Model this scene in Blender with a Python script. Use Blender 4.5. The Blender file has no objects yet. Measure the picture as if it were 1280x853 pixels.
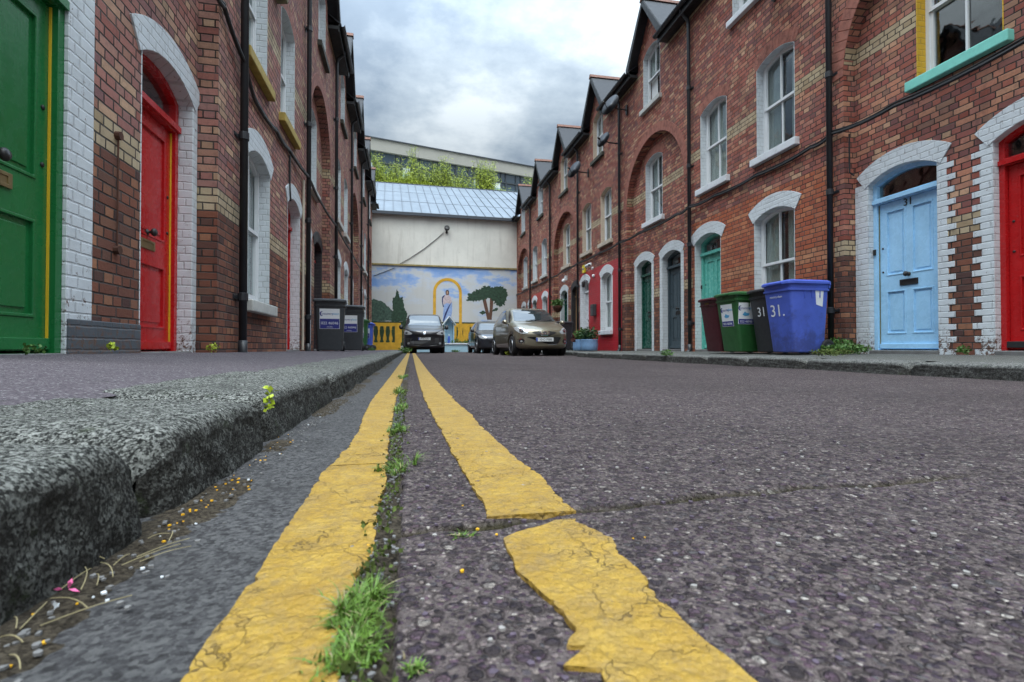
import bpy, bmesh, math, random
import numpy as np
from mathutils import Vector, Matrix, noise
from mathutils.geometry import tessellate_polygon
from mathutils.bvhtree import BVHTree

random.seed(7)
rng = np.random.default_rng(7)
sc = bpy.context.scene
COL = sc.collection
E = 0.24                                   # height of the eye above the road; house heights below are given above it
YAW = math.atan(126 / 640)
R = math.radians

# ---------------------------------------------------------------- nodes and materials
class NT:
    def __init__(s, mat):
        s.t = mat.node_tree; s.n = s.t.nodes; s.l = s.t.links
    def new(s, kind, **kw):
        n = s.n.new(kind)
        for k, v in kw.items(): setattr(n, k, v)
        return n
    def put(s, sock, v):
        if isinstance(v, bpy.types.NodeSocket): s.l.new(v, sock)
        elif v is not None:
            if hasattr(sock.default_value, '__len__') and not hasattr(v, '__len__'): v = (v, v, v)
            if hasattr(sock.default_value, '__len__') and len(sock.default_value) == 4 and len(v) == 3: v = (*v, 1)
            sock.default_value = v
    def math(s, op, a, b=None, c=None, clamp=False):
        n = s.new('ShaderNodeMath', operation=op); n.use_clamp = clamp
        s.put(n.inputs[0], a)
        if b is not None: s.put(n.inputs[1], b)
        if c is not None: s.put(n.inputs[2], c)
        return n.outputs[0]
    def noise(s, vec, scale, detail=3, rough=.55, out=0, dim='3D'):
        n = s.new('ShaderNodeTexNoise', noise_dimensions=dim)
        s.put(n.inputs['Vector'], vec); n.inputs['Scale'].default_value = scale
        n.inputs['Detail'].default_value = detail; n.inputs['Roughness'].default_value = rough
        return n.outputs[out]
    def vor(s, vec, scale, feature='F1', out='Distance', rnd=1.0):
        n = s.new('ShaderNodeTexVoronoi', feature=feature)
        s.put(n.inputs['Vector'], vec); n.inputs['Scale'].default_value = scale
        n.inputs['Randomness'].default_value = rnd
        return n.outputs[out]
    def ramp(s, fac, stops, interp='LINEAR'):
        n = s.new('ShaderNodeValToRGB'); cr = n.color_ramp; cr.interpolation = interp
        while len(cr.elements) < len(stops): cr.elements.new(.5)
        for e, (p, c) in zip(cr.elements, stops):
            e.position = p; e.color = (*c, 1) if len(c) == 3 else c
        s.put(n.inputs[0], fac); return n.outputs[0]
    def mix(s, fac, a, b, blend='MIX'):
        n = s.new('ShaderNodeMix', data_type='RGBA', blend_type=blend)
        s.put(n.inputs[0], fac); s.put(n.inputs[6], a); s.put(n.inputs[7], b)
        return n.outputs[2]
    def mapr(s, v, a, b, c=0., d=1.):
        n = s.new('ShaderNodeMapRange'); s.put(n.inputs[0], v)
        for i, q in enumerate((a, b, c, d)): n.inputs[i + 1].default_value = q
        return n.outputs[0]
    def comb(s, x, y, z=0.):
        n = s.new('ShaderNodeCombineXYZ')
        for i, q in enumerate((x, y, z)): s.put(n.inputs[i], q)
        return n.outputs[0]
    def bump(s, h, strength, dist, normal=None):
        n = s.new('ShaderNodeBump'); n.inputs['Strength'].default_value = strength
        n.inputs['Distance'].default_value = dist; s.put(n.inputs['Height'], h)
        if normal is not None: s.l.new(normal, n.inputs['Normal'])
        return n.outputs[0]

MATS = {}
def newmat(name):
    m = bpy.data.materials.new(name); m.use_nodes = True
    t = NT(m); b = t.n.get('Principled BSDF')
    MATS[name] = m
    return m, t, b
def wpos(t):
    g = t.new('ShaderNodeNewGeometry'); x = t.new('ShaderNodeSeparateXYZ')
    t.l.new(g.outputs['Position'], x.inputs[0]); return g.outputs['Position'], x.outputs

def vary(t, pos, col, amt=.18, scale=3.):
    n = t.noise(pos, scale, 5, .65)
    f = t.mapr(n, .3, .7, 1 - amt, 1 + amt * .6)
    v = t.new('ShaderNodeVectorMath', operation='SCALE')
    t.put(v.inputs[0], col); t.put(v.inputs[3], f)
    return v.outputs[0]

def plain(name, col, rough=.5, metal=0., amt=.15, scale=6., bump=0., bscale=60., dirt=0., spec=.5, coat=0.):
    if name in MATS: return MATS[name]
    m, t, b = newmat(name)
    pos, _ = wpos(t)
    c = vary(t, pos, col, amt, scale)
    if dirt:
        d = t.mapr(t.noise(pos, 9., 6, .75), .55, .75, 0, dirt)
        c = t.mix(d, c, (.05, .045, .035))
    t.put(b.inputs['Base Color'], c)
    rr = t.mapr(t.noise(pos, 14., 3), .3, .7, max(0, rough - .08), min(1, rough + .1))
    t.put(b.inputs['Roughness'], rr)
    b.inputs['Metallic'].default_value = metal
    b.inputs['Specular IOR Level'].default_value = spec
    b.inputs['Coat Weight'].default_value = coat
    if bump: t.put(b.inputs['Normal'], t.bump(t.noise(pos, bscale, 4, .6), bump, .004))
    return m

def brick_nodes(t):
    """brickwork laid in alternating stretcher and header courses of 75 mm; returns per-brick randoms, mortar mask, height"""
    pos, P = wpos(t)
    wob = t.noise(pos, 7., 2)
    u0 = t.math('ADD', P[0], P[1])
    u0 = t.math('ADD', u0, t.math('MULTIPLY', t.math('SUBTRACT', t.noise(pos, 16., 2), .5), .009))
    v0 = t.math('ADD', P[2], t.math('MULTIPLY', t.math('SUBTRACT', wob, .5), .010))
    rowf = t.math('DIVIDE', v0, .075)
    row = t.math('FLOOR', rowf); fv = t.math('FRACT', rowf)
    par = t.math('MODULO', row, 2.)                              # 0 stretcher, 1 header
    par = t.math('ABSOLUTE', par)
    w = t.math('SUBTRACT', .225, t.math('MULTIPLY', par, .1125))
    shift = t.math('ADD', t.math('MULTIPLY', par, .056), t.math('MULTIPLY', t.math('SINE', t.math('MULTIPLY', row, 5.3)), .016))
    uf = t.math('DIVIDE', t.math('ADD', u0, shift), w)
    colm = t.math('FLOOR', uf); fu = t.math('FRACT', uf)
    du = t.math('MULTIPLY', t.math('MINIMUM', fu, t.math('SUBTRACT', 1., fu)), w)
    dv = t.math('MULTIPLY', t.math('MINIMUM', fv, t.math('SUBTRACT', 1., fv)), .075)
    d = t.math('MINIMUM', du, dv)
    d = t.math('ADD', d, t.math('MULTIPLY', t.math('SUBTRACT', t.noise(pos, 60., 4, .7), .5), .005))
    face = t.mapr(d, .0035, .0085)                               # 1 on the brick, 0 in the joint
    wn = t.new('ShaderNodeTexWhiteNoise', noise_dimensions='3D')
    t.put(wn.inputs['Vector'], t.comb(colm, row, 3.7))
    sx = t.new('ShaderNodeSeparateColor'); t.l.new(wn.outputs['Color'], sx.inputs[0])
    return pos, P, row, face, sx.outputs

def band(t, z, a, b):
    return t.math('MULTIPLY', t.math('GREATER_THAN', z, a), t.math('LESS_THAN', z, b))

def brick_mat(name, stops, low=1., sat=None, orange_low=False):
    if name in MATS: return MATS[name]
    m, t, b = newmat(name)
    pos, P, row, face, rnd = brick_nodes(t)
    c = t.ramp(rnd[0], stops, 'LINEAR')
    # weathering of each brick
    c = t.mix(t.mapr(t.noise(pos, 28., 5, .7), .48, .78, 0., .5), c, (.11, .075, .07))
    c = t.mix(t.mapr(rnd[1], .78, 1., 0, .6), c, (.34, .22, .13))
    cream = t.ramp(rnd[2], [(0, (.44, .35, .21)), (.5, (.52, .43, .28)), (1, (.34, .26, .15))])
    zr = t.math('MULTIPLY', row, .075)
    zb = t.math('MAXIMUM', band(t, zr, 1.54, 1.76), band(t, zr, 4.31, 4.53))
    zb = t.math('MAXIMUM', zb, band(t, zr, 7.60, 7.72))
    c = t.mix(t.math('MULTIPLY', zb, .88), c, cream)
    if orange_low:
        c = t.mix(t.math('MULTIPLY', t.math('LESS_THAN', zr, 2.95), .75), c,
                  t.ramp(rnd[0], [(0, (.44, .115, .042)), (.5, (.35, .085, .036)), (1, (.50, .17, .07))]))
    else:   # older, dirtier bricks under the lower cream courses
        lo = t.math('MULTIPLY', t.math('LESS_THAN', zr, 1.55), low)
        c = t.mix(lo, c, t.ramp(rnd[0], [(0, (.12, .045, .03)), (.4, (.26, .095, .055)), (.7, (.085, .042, .036)), (1, (.36, .16, .085))]))
    soot = t.mapr(t.noise(pos, .9, 6, .75), .46, .74, 0., .5)
    c = t.mix(soot, c, t.mix(.7, c, (.05, .035, .035)))
    run = t.new('ShaderNodeVectorMath', operation='MULTIPLY'); t.put(run.inputs[0], pos); run.inputs[1].default_value = (5., 5., .55)
    c = t.mix(t.mapr(t.noise(run.outputs[0], 1., 6, .75), .56, .78, 0., .6), c, t.mix(.75, c, (.035, .028, .028)))
    mort = t.mix(t.mapr(t.noise(pos, 5., 4), .35, .7), (.018, .014, .013), (.10, .082, .072))
    c = t.mix(face, mort, c)
    t.put(b.inputs['Base Color'], c)
    b.inputs['Roughness'].default_value = .82
    b.inputs['Specular IOR Level'].default_value = .35
    h = t.math('ADD', t.math('MULTIPLY', face, .75), t.math('MULTIPLY', t.noise(pos, 45., 5, .7), .35))
    h = t.math('ADD', h, t.math('MULTIPLY', rnd[1], .3))
    t.put(b.inputs['Normal'], t.bump(h, 1., .013))
    return m

STD = [(0, (.25, .066, .042)), (.2, (.40, .130, .088)), (.4, (.32, .100, .075)), (.58, (.19, .075, .068)), (.72, (.42, .175, .125)), (.88, (.48, .20, .12)), (1, (.56, .34, .21))]
PINK = [(0, (.31, .105, .080)), (.2, (.42, .19, .15)), (.4, (.35, .15, .125)), (.58, (.25, .12, .115)), (.72, (.42, .22, .17)), (.88, (.47, .25, .17)), (1, (.55, .36, .23))]

def painted_brick(name, col, chip=.25, rough=.55):
    if name in MATS: return MATS[name]
    m, t, b = newmat(name)
    pos, P, row, face, rnd = brick_nodes(t)
    c = vary(t, pos, col, .10, 5.)
    c = t.mix(t.math('MULTIPLY', t.math('MULTIPLY', t.math('SUBTRACT', 1., face), .55), t.mapr(t.noise(pos, 8., 4, .7), .35, .65)), c, t.mix(.7, c, (.10, .09, .08)))
    low = t.mapr(P[2], .22, .60, .12, 0.)
    n = t.math('ADD', t.noise(pos, 23., 8, .82), low)
    c = t.mix(t.mapr(n, .72 - chip * .12, .76 - chip * .12), c, (.13, .075, .055))
    c = t.mix(t.mapr(t.noise(pos, 2.2, 5, .7), .5, .8, 0, .25), c, t.mix(.6, c, (.16, .14, .12)))
    t.put(b.inputs['Base Color'], c); b.inputs['Roughness'].default_value = rough
    h = t.math('ADD', t.math('MULTIPLY', face, .7), t.math('MULTIPLY', t.noise(pos, 30., 4, .6), .35))
    t.put(b.inputs['Normal'], t.bump(h, .8, .007))
    return m

def paint(name, col, rough=.24, wear=.12):
    """gloss paint over old timber"""
    if name in MATS: return MATS[name]
    m, t, b = newmat(name)
    pos, P = wpos(t)
    c = vary(t, pos, col, .12, 2.5)
    c = t.mix(t.mapr(t.noise(pos, 31., 8, .85), .68, .76, 0, wear * 2), c, tuple(q * .35 + .03 for q in col))
    t.put(b.inputs['Base Color'], c)
    t.put(b.inputs['Roughness'], t.mapr(t.noise(pos, 11., 4), .3, .7, rough - .08, rough + .14))
    st = t.new('ShaderNodeVectorMath', operation='MULTIPLY'); t.put(st.inputs[0], pos); st.inputs[1].default_value = (90, 90, 7)
    h = t.math('ADD', t.noise(st.outputs[0], 1., 3), t.math('MULTIPLY', t.noise(pos, 40., 3), .8))
    t.put(b.inputs['Normal'], t.bump(h, .22, .003))
    return m

def glass_mat():
    m, t, b = newmat('window_glass')
    t.n.remove(b); o = t.n['Material Output']
    pos, _ = wpos(t)
    g = t.new('ShaderNodeBsdfGlossy'); g.inputs['Roughness'].default_value = .02; g.inputs['Color'].default_value = (.95, .97, 1, 1)
    tr = t.new('ShaderNodeBsdfTransparent'); tr.inputs['Color'].default_value = (.78, .82, .8, 1)
    nb = t.bump(t.noise(pos, 2.5, 2), .12, .05)
    t.l.new(nb, g.inputs['Normal'])
    ge = t.new('ShaderNodeNewGeometry'); dt_ = t.new('ShaderNodeVectorMath', operation='DOT_PRODUCT')
    t.l.new(ge.outputs['Incoming'], dt_.inputs[0]); t.l.new(ge.outputs['Normal'], dt_.inputs[1])
    sch = t.math('ADD', .09, t.math('MULTIPLY', t.math('POWER', t.math('SUBTRACT', 1., t.math('ABSOLUTE', dt_.outputs['Value'])), 4.), .91))
    mx = t.new('ShaderNodeMixShader'); t.l.new(sch, mx.inputs[0])
    t.l.new(tr.outputs[0], mx.inputs[1]); t.l.new(g.outputs[0], mx.inputs[2]); t.l.new(mx.outputs[0], o.inputs[0])
    return m
glass_mat()

# ---------------------------------------------------------------- mesh building
class MB:
    def __init__(s): s.v = []; s.f = []
    def add(s, vs, fs, M=None):
        k = len(s.v)
        s.v += [tuple(M @ Vector(p)) if M else tuple(p) for p in vs]
        s.f += [tuple(i + k for i in f) for f in fs]; return s
    def box(s, x0, x1, y0, y1, z0, z1, M=None):
        vs = [(x, y, z) for z in (z0, z1) for y in (y0, y1) for x in (x0, x1)]
        return s.add(vs, [(0, 2, 3, 1), (4, 5, 7, 6), (0, 1, 5, 4), (2, 6, 7, 3), (0, 4, 6, 2), (1, 3, 7, 5)], M)
    def slab(s, outer, holes, y0, y1, M=None):
        """outline in x,z with holes, between y0 and y1"""
        loops = [outer] + list(holes)
        flat = [p for lp in loops for p in lp]
        tris = tessellate_polygon([[Vector((p[0], p[1], 0)) for p in lp] for lp in loops])
        n = len(flat)
        vs = [(p[0], y0, p[1]) for p in flat] + [(p[0], y1, p[1]) for p in flat]
        fs = [tuple(t_) for t_ in tris] + [tuple(i + n for i in reversed(t_)) for t_ in tris]
        k = 0
        for lp in loops:
            for i in range(len(lp)):
                j = (i + 1) % len(lp); fs.append((k + i, k + j, k + j + n, k + i + n))
            k += len(lp)
        return s.add(vs, fs, M)
    def tube(s, path, r, seg=8, M=None, caps=True):
        path = [Vector(p) for p in path]; rr = r if hasattr(r, '__len__') else [r] * len(path)
        vs = []; fs = []; up = None
        for i, p in enumerate(path):
            a = path[max(0, i - 1)]; b = path[min(len(path) - 1, i + 1)]
            d = (b - a).normalized()
            if up is None: up = d.orthogonal().normalized()
            up = (up - d * up.dot(d))
            up = up.normalized() if up.length > 1e-6 else d.orthogonal().normalized()
            q = d.cross(up)
            for k in range(seg):
                an = 2 * math.pi * k / seg
                vs.append(p + (up * math.cos(an) + q * math.sin(an)) * rr[i])
        for i in range(len(path) - 1):
            for k in range(seg):
                a = i * seg + k; b = i * seg + (k + 1) % seg
                fs.append((a, b, b + seg, a + seg))
        if caps: fs += [tuple(range(seg)), tuple(range((len(path) - 1) * seg, len(path) * seg))]
        return s.add(vs, fs, M)
    def lathe(s, prof, seg=20, M=None):
        """profile of (radius, z) about z"""
        vs = []; fs = []
        for r, z in prof:
            for k in range(seg):
                an = 2 * math.pi * k / seg; vs.append((r * math.cos(an), r * math.sin(an), z))
        for i in range(len(prof) - 1):
            for k in range(seg):
                a = i * seg + k; b = i * seg + (k + 1) % seg; fs.append((a, b, b + seg, a + seg))
        fs += [tuple(range(seg)), tuple(range((len(prof) - 1) * seg, len(prof) * seg))]
        return s.add(vs, fs, M)
    def build(s, name, mat, parent=None, smooth=False, bevel=0., seg=2, recalc=True, **tags):
        me = bpy.data.meshes.new(name); me.from_pydata(s.v, [], s.f)
        if recalc:
            bm = bmesh.new(); bm.from_mesh(me)
            bmesh.ops.recalc_face_normals(bm, faces=bm.faces)
            bm.to_mesh(me); bm.free()
        me.update()
        if isinstance(mat, str): mat = MATS[mat]
        me.materials.append(mat)
        o = bpy.data.objects.new(name, me); COL.objects.link(o)
        if parent: o.parent = parent
        if smooth: me.shade_smooth()
        if bevel:
            b = o.modifiers.new('bevel', 'BEVEL'); b.width = bevel; b.segments = seg; b.limit_method = 'ANGLE'; b.angle_limit = R(40)
        tag(o, **tags)
        return o

def tag(o, label=None, category=None, group=None, kind=None):
    for k, v in (('label', label), ('category', category), ('group', group), ('kind', kind)):
        if v: o[k] = v
    return o
def empty(name, loc, rz=0., **tags):
    o = bpy.data.objects.new(name, None); COL.objects.link(o); o.location = loc; o.rotation_euler = (0, 0, rz)
    o.empty_display_size = .1
    return tag(o, **tags)
def arch(x0, x1, z0, zs, rise, n=12, grow=0.):
    """outline of an opening with a segmental head (counter-clockwise); rise = half width gives a round arch"""
    x0 -= grow; x1 += grow
    pts = [(x0, z0), (x1, z0)]
    if rise <= 0: return pts + [(x1, zs), (x0, zs)]
    w = (x1 - x0) / 2; rise = min(rise, w)
    r = (w * w + rise * rise) / (2 * rise); a = math.asin(min(1, w / r)); c = (x0 + x1) / 2; cz = zs + rise - r
    for i in range(n + 1):
        an = a - 2 * a * i / n
        pts.append((c + r * math.sin(an), cz + r * math.cos(an)))
    return pts
def arch_ring(x0, x1, zs, rise, th, n=14, over=0.):
    """voussoir band over the head"""
    w = (x1 - x0) / 2; rise = min(rise, w)
    r = (w * w + rise * rise) / (2 * rise); a = math.asin(min(1, w / r)); c = (x0 + x1) / 2; cz = zs + rise - r
    a2 = a + over / r
    inn = [(c + r * math.sin(a2 - 2 * a2 * i / n), cz + r * math.cos(a2 - 2 * a2 * i / n)) for i in range(n + 1)]
    out = [(c + (r + th) * math.sin(a2 - 2 * a2 * i / n), cz + (r + th) * math.cos(a2 - 2 * a2 * i / n)) for i in range(n + 1)]
    return inn, out
def text_mesh(s, body, size, M, depth=.002):
    """letters as a mesh, added to MB s; text plane x,z facing -y"""
    cu = bpy.data.curves.new('t', 'FONT'); cu.body = body; cu.size = size; cu.align_x = 'CENTER'; cu.align_y = 'CENTER'; cu.extrude = depth / 2
    cu.resolution_u = 3
    o = bpy.data.objects.new('t', cu); COL.objects.link(o)
    dg = bpy.context.evaluated_depsgraph_get(); me = bpy.data.meshes.new_from_object(o.evaluated_get(dg))
    X = Matrix.Rotation(R(90), 4, 'X')
    s.add([M @ (X @ v.co) for v in me.vertices], [tuple(p.vertices) for p in me.polygons])
    bpy.data.objects.remove(o); bpy.data.curves.remove(cu); bpy.data.meshes.remove(me)
    return s
def T(x, y, z): return Matrix.Translation((x, y, z))
def RZ(a): return Matrix.Rotation(a, 4, 'Z')
def RX(a): return Matrix.Rotation(a, 4, 'X')
def RY(a): return Matrix.Rotation(a, 4, 'Y')
def ground_at(px, py, h=0.):
    """point of the ground at height h that a pixel of the measured photograph showed"""
    z = (E - h) * 640 / (py - 435); x = (px - 640) * z / 640
    c, s = math.cos(YAW), math.sin(YAW)
    return (x * c + z * s, -x * s + z * c)

# ---------------------------------------------------------------- material palette
plain('black_pipe', (.022, .024, .028), .38, amt=.2, dirt=.3, bump=.3, bscale=90)
plain('dark_inside', (.02, .018, .017), .9)
plain('slate', (.035, .038, .045), .7, amt=.45, scale=14, bump=.5, bscale=20, dirt=.3)
plain('terracotta', (.20, .09, .06), .75, amt=.3, dirt=.3)
plain('black_board', (.018, .02, .022), .5, amt=.3, dirt=.25)
plain('soffit', (.05, .035, .032), .8)
plain('white_upvc', (.72, .74, .75), .35, amt=.05, dirt=.12)
plain('curtain', (.78, .79, .78), .9, amt=.1, scale=4)
plain('net_curtain', (.62, .66, .68), .9, amt=.1)
plain('brass', (.35, .27, .13), .4, metal=.8)
plain('iron', (.03, .028, .027), .45, metal=.3)
plain('sill_stone', (.5, .5, .47), .75, amt=.2, dirt=.5, bump=.5)
plain('yellow_sill', (.42, .3, .06), .6, amt=.3, dirt=.6, bump=.5)
plain('dark_sill', (.07, .07, .055), .8, amt=.3, bump=.5)
plain('granite_step', (.16, .155, .15), .8, amt=.3, dirt=.4, bump=.6)
plain('white_paint', (.72, .74, .76), .5, amt=.08, dirt=.15)
plain('yellow_paint', (.75, .47, .03), .4, amt=.1)
plain('turquoise_sill', (.22, .66, .55), .45, amt=.12, dirt=.2, bump=.3)
plain('cable_black', (.015, .015, .016), .5)
plain('plastic_black', (.028, .030, .034), .42, amt=.15, scale=20, bump=.15, bscale=300, dirt=.12)
plain('plastic_grey', (.045, .05, .055), .4, amt=.15, scale=20, bump=.15, bscale=300, dirt=.12)
plain('plastic_blue', (.07, .12, .52), .42, amt=.15, scale=5, bump=.15, bscale=300, dirt=.25)
plain('scuff', (.04, .045, .10), .6)
plain('plastic_green', (.022, .10, .028), .42, amt=.2, scale=8, bump=.15, bscale=300, dirt=.15)
plain('plastic_maroon', (.065, .008, .014), .42, amt=.2, scale=8, bump=.15, bscale=300, dirt=.12)
plain('rubber', (.014, .014, .015), .75, amt=.2)
plain('rim_metal', (.55, .56, .58), .3, metal=.9, amt=.1)
plain('label_white', (.75, .78, .8), .4, amt=.05, dirt=.1)
plain('label_blue', (.03, .035, .22), .4, amt=.05)
plain('label_cyan', (.08, .35, .6), .4, amt=.05)
brick_mat('brick', STD)
brick_mat('brick_orange', STD, orange_low=True)
brick_mat('brick_pink', PINK)
painted_brick('white_brick', (.62, .66, .68))
painted_brick('white_brick_worn', (.62, .66, .68), chip=1.)
painted_brick('black_brick', (.018, .018, .022), .0)
painted_brick('cream_brick', (.62, .50, .38), .1)
painted_brick('yellow_brick', (.68, .40, .02), .1)
painted_brick('grey_plinth', (.085, .10, .115), .9)
painted_brick('crimson_brick', (.42, .008, .018), .05, .45)
painted_brick('coral_brick', (.45, .05, .035), .1)

def scuffed_plastic():
    m, t, b = newmat('plastic_blue_scuffed'); pos, P = wpos(t)
    c = vary(t, pos, (.07, .12, .52), .15, 5.)
    g = t.noise(pos, 7., 7, .78); h_ = t.mapr(P[2], .25, .95, .13, -.12)
    c = t.mix(t.mapr(t.math('ADD', g, h_), .50, .66, 0, .75), c, (.045, .06, .20))
    c = t.mix(t.mapr(t.noise(pos, 120., 4, .8), .66, .72, 0, .5), c, (.2, .25, .6))
    t.put(b.inputs['Base Color'], c); b.inputs['Roughness'].default_value = .45
    t.put(b.inputs['Normal'], t.bump(t.noise(pos, 300., 3), .15, .003))
scuffed_plastic()
# ---------------------------------------------------------------- the terraces
# a house is built in its own frame: s runs along the street, n out towards the street, h is height above the eye
class Side:
    def __init__(s, name):
        s.name = name
        if name == 'R': s.X0, s.rot, s.sg = 6.15, R(90), 1
        else: s.X0, s.rot, s.sg = -1.80, R(-90) , -1
    def origin(s, D0):
        if s.name == 'R': return (s.X0, D0, 0), s.rot
        a = R(.62)                                         # the left terrace runs very slightly off the line of the road
        return (-1.80 - math.tan(a) * D0, D0, 0), s.rot + a

EAVE = 7.62
GB = -.26                                                  # foot of the walls, below the pavement

def win_unit(root, sg, a, b, h0, hs, rise, n, frame='white_upvc', sash=True, curtain='net_curtain', bars=True, open_low=False, deep=.13, coverage=1.):
    """sash window set back in its opening"""
    y0 = n - deep - .07; y1 = n - deep; c = (a + b) / 2; fw = .055
    P = lambda L: [(sg * x, z + E) for x, z in L]
    mid = h0 + (hs + rise - h0) * .5
    f = MB()
    f.slab(P(arch(a, b, h0, hs, rise)), [P(arch(a + fw, b - fw, h0 + fw + .02, mid - .02, 0)), P(arch(a + fw, b - fw, mid + .02, hs - .03, rise * .8))], y0, y1)
    w = f.build('window', frame, root, bevel=.006)
    s_ = MB()
    for (za, zb, yy) in ((mid - .02, hs + rise * .55, y1 + .012), (h0 + fw + .02, mid + .02, y1 - .012)):
        if open_low and za < mid - .05: continue
        X = sorted((sg * (a + fw), sg * (b - fw)))
        s_.box(X[0], X[0] + .04, yy - .045, yy, za + E, zb + E); s_.box(X[1] - .04, X[1], yy - .045, yy, za + E, zb + E)
        s_.box(X[0] + .04, X[1] - .04, yy - .045, yy, za + E, za + .045 + E)
        if za < mid - .05: s_.box(X[0] + .04, X[1] - .04, yy - .045, yy, zb - .045 + E, zb + E)
        if bars: s_.box(sg * c - .013, sg * c + .013, yy - .035, yy - .004, za + .045 + E, zb - (.045 if za < mid - .05 else .0) + E)
    s_.build('sash', frame, w)
    g = MB()
    g.slab(P(arch(a + .03, b - .03, (mid if open_low else h0 + .03), hs - .02, rise * .8)), [], y1 - .045, y1 - .040)
    g.build('pane', 'window_glass', w)
    if curtain:
        k = MB(); X = sorted((sg * (a + .02), sg * (b - .02))); N = 48
        zt, zb = hs + rise + E, h0 + .02 + E
        spans = [(X[0], X[1])] if coverage >= 1 else [(X[0], X[0] + (X[1] - X[0]) * coverage / 2), (X[1] - (X[1] - X[0]) * coverage / 2, X[1])]
        for xa, xb in spans:
            vs = []
            for i in range(N + 1):
                x = xa + (xb - xa) * i / N; yy = y0 - .035 + .016 * math.sin(i * 1.15) + .008 * math.sin(i * 2.7 + a)
                vs += [(x, yy, zb), (x, yy, zt)]
            k.add(vs, [(2 * i, 2 * i + 2, 2 * i + 3, 2 * i + 1) for i in range(N)])
        k.build('curtain', curtain, w, smooth=True, recalc=False)
    return w

def lining(sg, a, b, h0, hs, rise, n, deep, th=.006, bottom=False):
    """paint on the reveals of an opening"""
    P = lambda L: [(sg * x, z + E) for x, z in L]
    m = MB(); o = arch(a - .004, b + .004, h0, hs, rise + .002, 12); i = arch(a + th, b - th, h0, hs, rise - th * .5, 12)
    o2 = o[2:]; i2 = i[2:]
    loop = [o[1]] + o2 + [o[0]] + [i[0]] + list(reversed(i2)) + [i[1]]
    m.slab(P(loop), [], n - deep, n + .004)
    return m

def door_unit(root, sg, a, b, n, color, fanglass='dark', deep=.15, hb=-.03, ht=2.0, hs=2.28, rise=.14, frame=None, number=None, knob='iron',
              letter='iron', panels='four', strip=None, leafmat=None, label=None, sweep=False, bell=False):
    P = lambda L: [(sg * x, z + E) for x, z in L]
    y1 = n - deep; y0 = y1 - .10; fw = .06
    f = MB()
    f.slab(P(arch(a, b, hb, hs, rise)), [P(arch(a + fw, b - fw, hb + .001, ht, 0)), P(arch(a + fw, b - fw, ht + .085, hs - .02, rise * .75))], y0, y1)
    X = sorted((sg * (a + .01), sg * (b - .01)))
    f.box(X[0], X[1], y1 - .002, y1 + .03, ht + .012 + E, ht + .065 + E)
    fr = f.build('door_frame', frame or color, root, bevel=.008)
    g = MB(); g.slab(P(arch(a + .04, b - .04, ht + .06, hs - .01, rise * .8)), [], y1 - .06, y1 - .055)
    g.build('fanlight', 'window_glass', fr)
    la, lb = a + fw, b - fw; c = (la + lb) / 2; yl = y1 - .045; w = lb - la
    st = .10
    if panels == 'four':
        holes = [(la + st, c - .045, hb + .22, .78), (c + .045, lb - st, hb + .22, .78), (la + st, c - .045, .99, ht - .12), (c + .045, lb - st, .99, ht - .12)]
    elif panels == 'two':
        holes = [(la + st, lb - st, hb + .20, .72), (la + st, lb - st, .95, ht - .12)]
    else: holes = []
    d = MB()
    d.slab(P(arch(la + .003, lb - .003, hb + .012, ht - .004, 0)), [P(arch(*h, 0)) for h in holes], yl - .045, yl)
    if holes: d.slab(P(arch(la + .02, lb - .02, hb + .03, ht - .02, 0)), [], yl - .038, yl - .016)
    for h in holes:                                        # mouldings round the panels, and the raised fields
        q = .018
        d.slab(P(arch(h[0] - .001, h[1] + .001, h[2] - .001, h[3] + .001, 0)), [P(arch(h[0] + q, h[1] - q, h[2] + q, h[3] - q, 0))], yl - .02, yl + .006)
        d.slab(P(arch(h[0] + .05, h[1] - .05, h[2] + .05, h[3] - .05, 0)), [], yl - .02, yl - .008)
    if panels != 'flat': d.box(X[0] + .06, X[1] - .06, yl - .01, yl + .028, hb + .02 + E, hb + .085 + E)
    leaf = d.build('door', leafmat or color, root, bevel=.004, label=label)
    # furniture
    m = MB(); kx = sg * c
    K = T(kx, yl, .98 + E) @ RX(R(-90))
    m.lathe([(.026, 0), (.028, .006), (.012, .012), (.011, .03), (.024, .038), (.034, .05), (.034, .062), (.022, .074), (.0, .078)], 16, K)
    m.build('door_knob', knob, leaf, smooth=True)
    m = MB(); lz = .875 + E
    m.slab([(kx - .125, lz - .04), (kx + .125, lz - .04), (kx + .125, lz + .04), (kx - .125, lz + .04)], [[(kx - .095, lz - .02), (kx + .095, lz - .02), (kx + .095, lz + .02), (kx - .095, lz + .02)]], yl - .002, yl + .012)
    m.box(kx - .1, kx + .1, yl, yl + .007, lz - .021, lz + .021)
    m.build('letterbox', letter, leaf, bevel=.002)
    for hh in (1.05, 1.38):
        m = MB(); m.lathe([(.014, 0), (.014, .006), (.008, .01), (0, .01)], 10, T(sg * (lb - .05), yl, hh + E) @ RX(R(-90)))
        m.build('door_lock', knob, leaf)
    if number:
        m = MB(); text_mesh(m, number, .135, T(kx, yl + .006, ht - .065 + E) @ RZ(math.pi), .006)
        m.build('house_number', 'iron', leaf)
    if strip:
        m = MB(); sx = sg * (lb + .004) ; m.box(sx - .010, sx + .010, yl + .001, yl + .014, hb + .02 + E, ht - .01 + E); m.build('draught_strip', strip, fr)
    if sweep:
        m = MB(); m.box(X[0] + .055, X[1] - .055, yl + .03, yl + .06, hb + .03 + E, hb + .10 + E); m.build('door_brush', 'rubber', leaf, bevel=.006)
    if bell:
        m = MB(); bx = sg * (b - .028); m.box(bx - .018, bx + .018, y1, y1 + .02, 1.3 + E, 1.38 + E); m.build('door_bell', 'iron', fr, bevel=.004)
    return leaf

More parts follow.
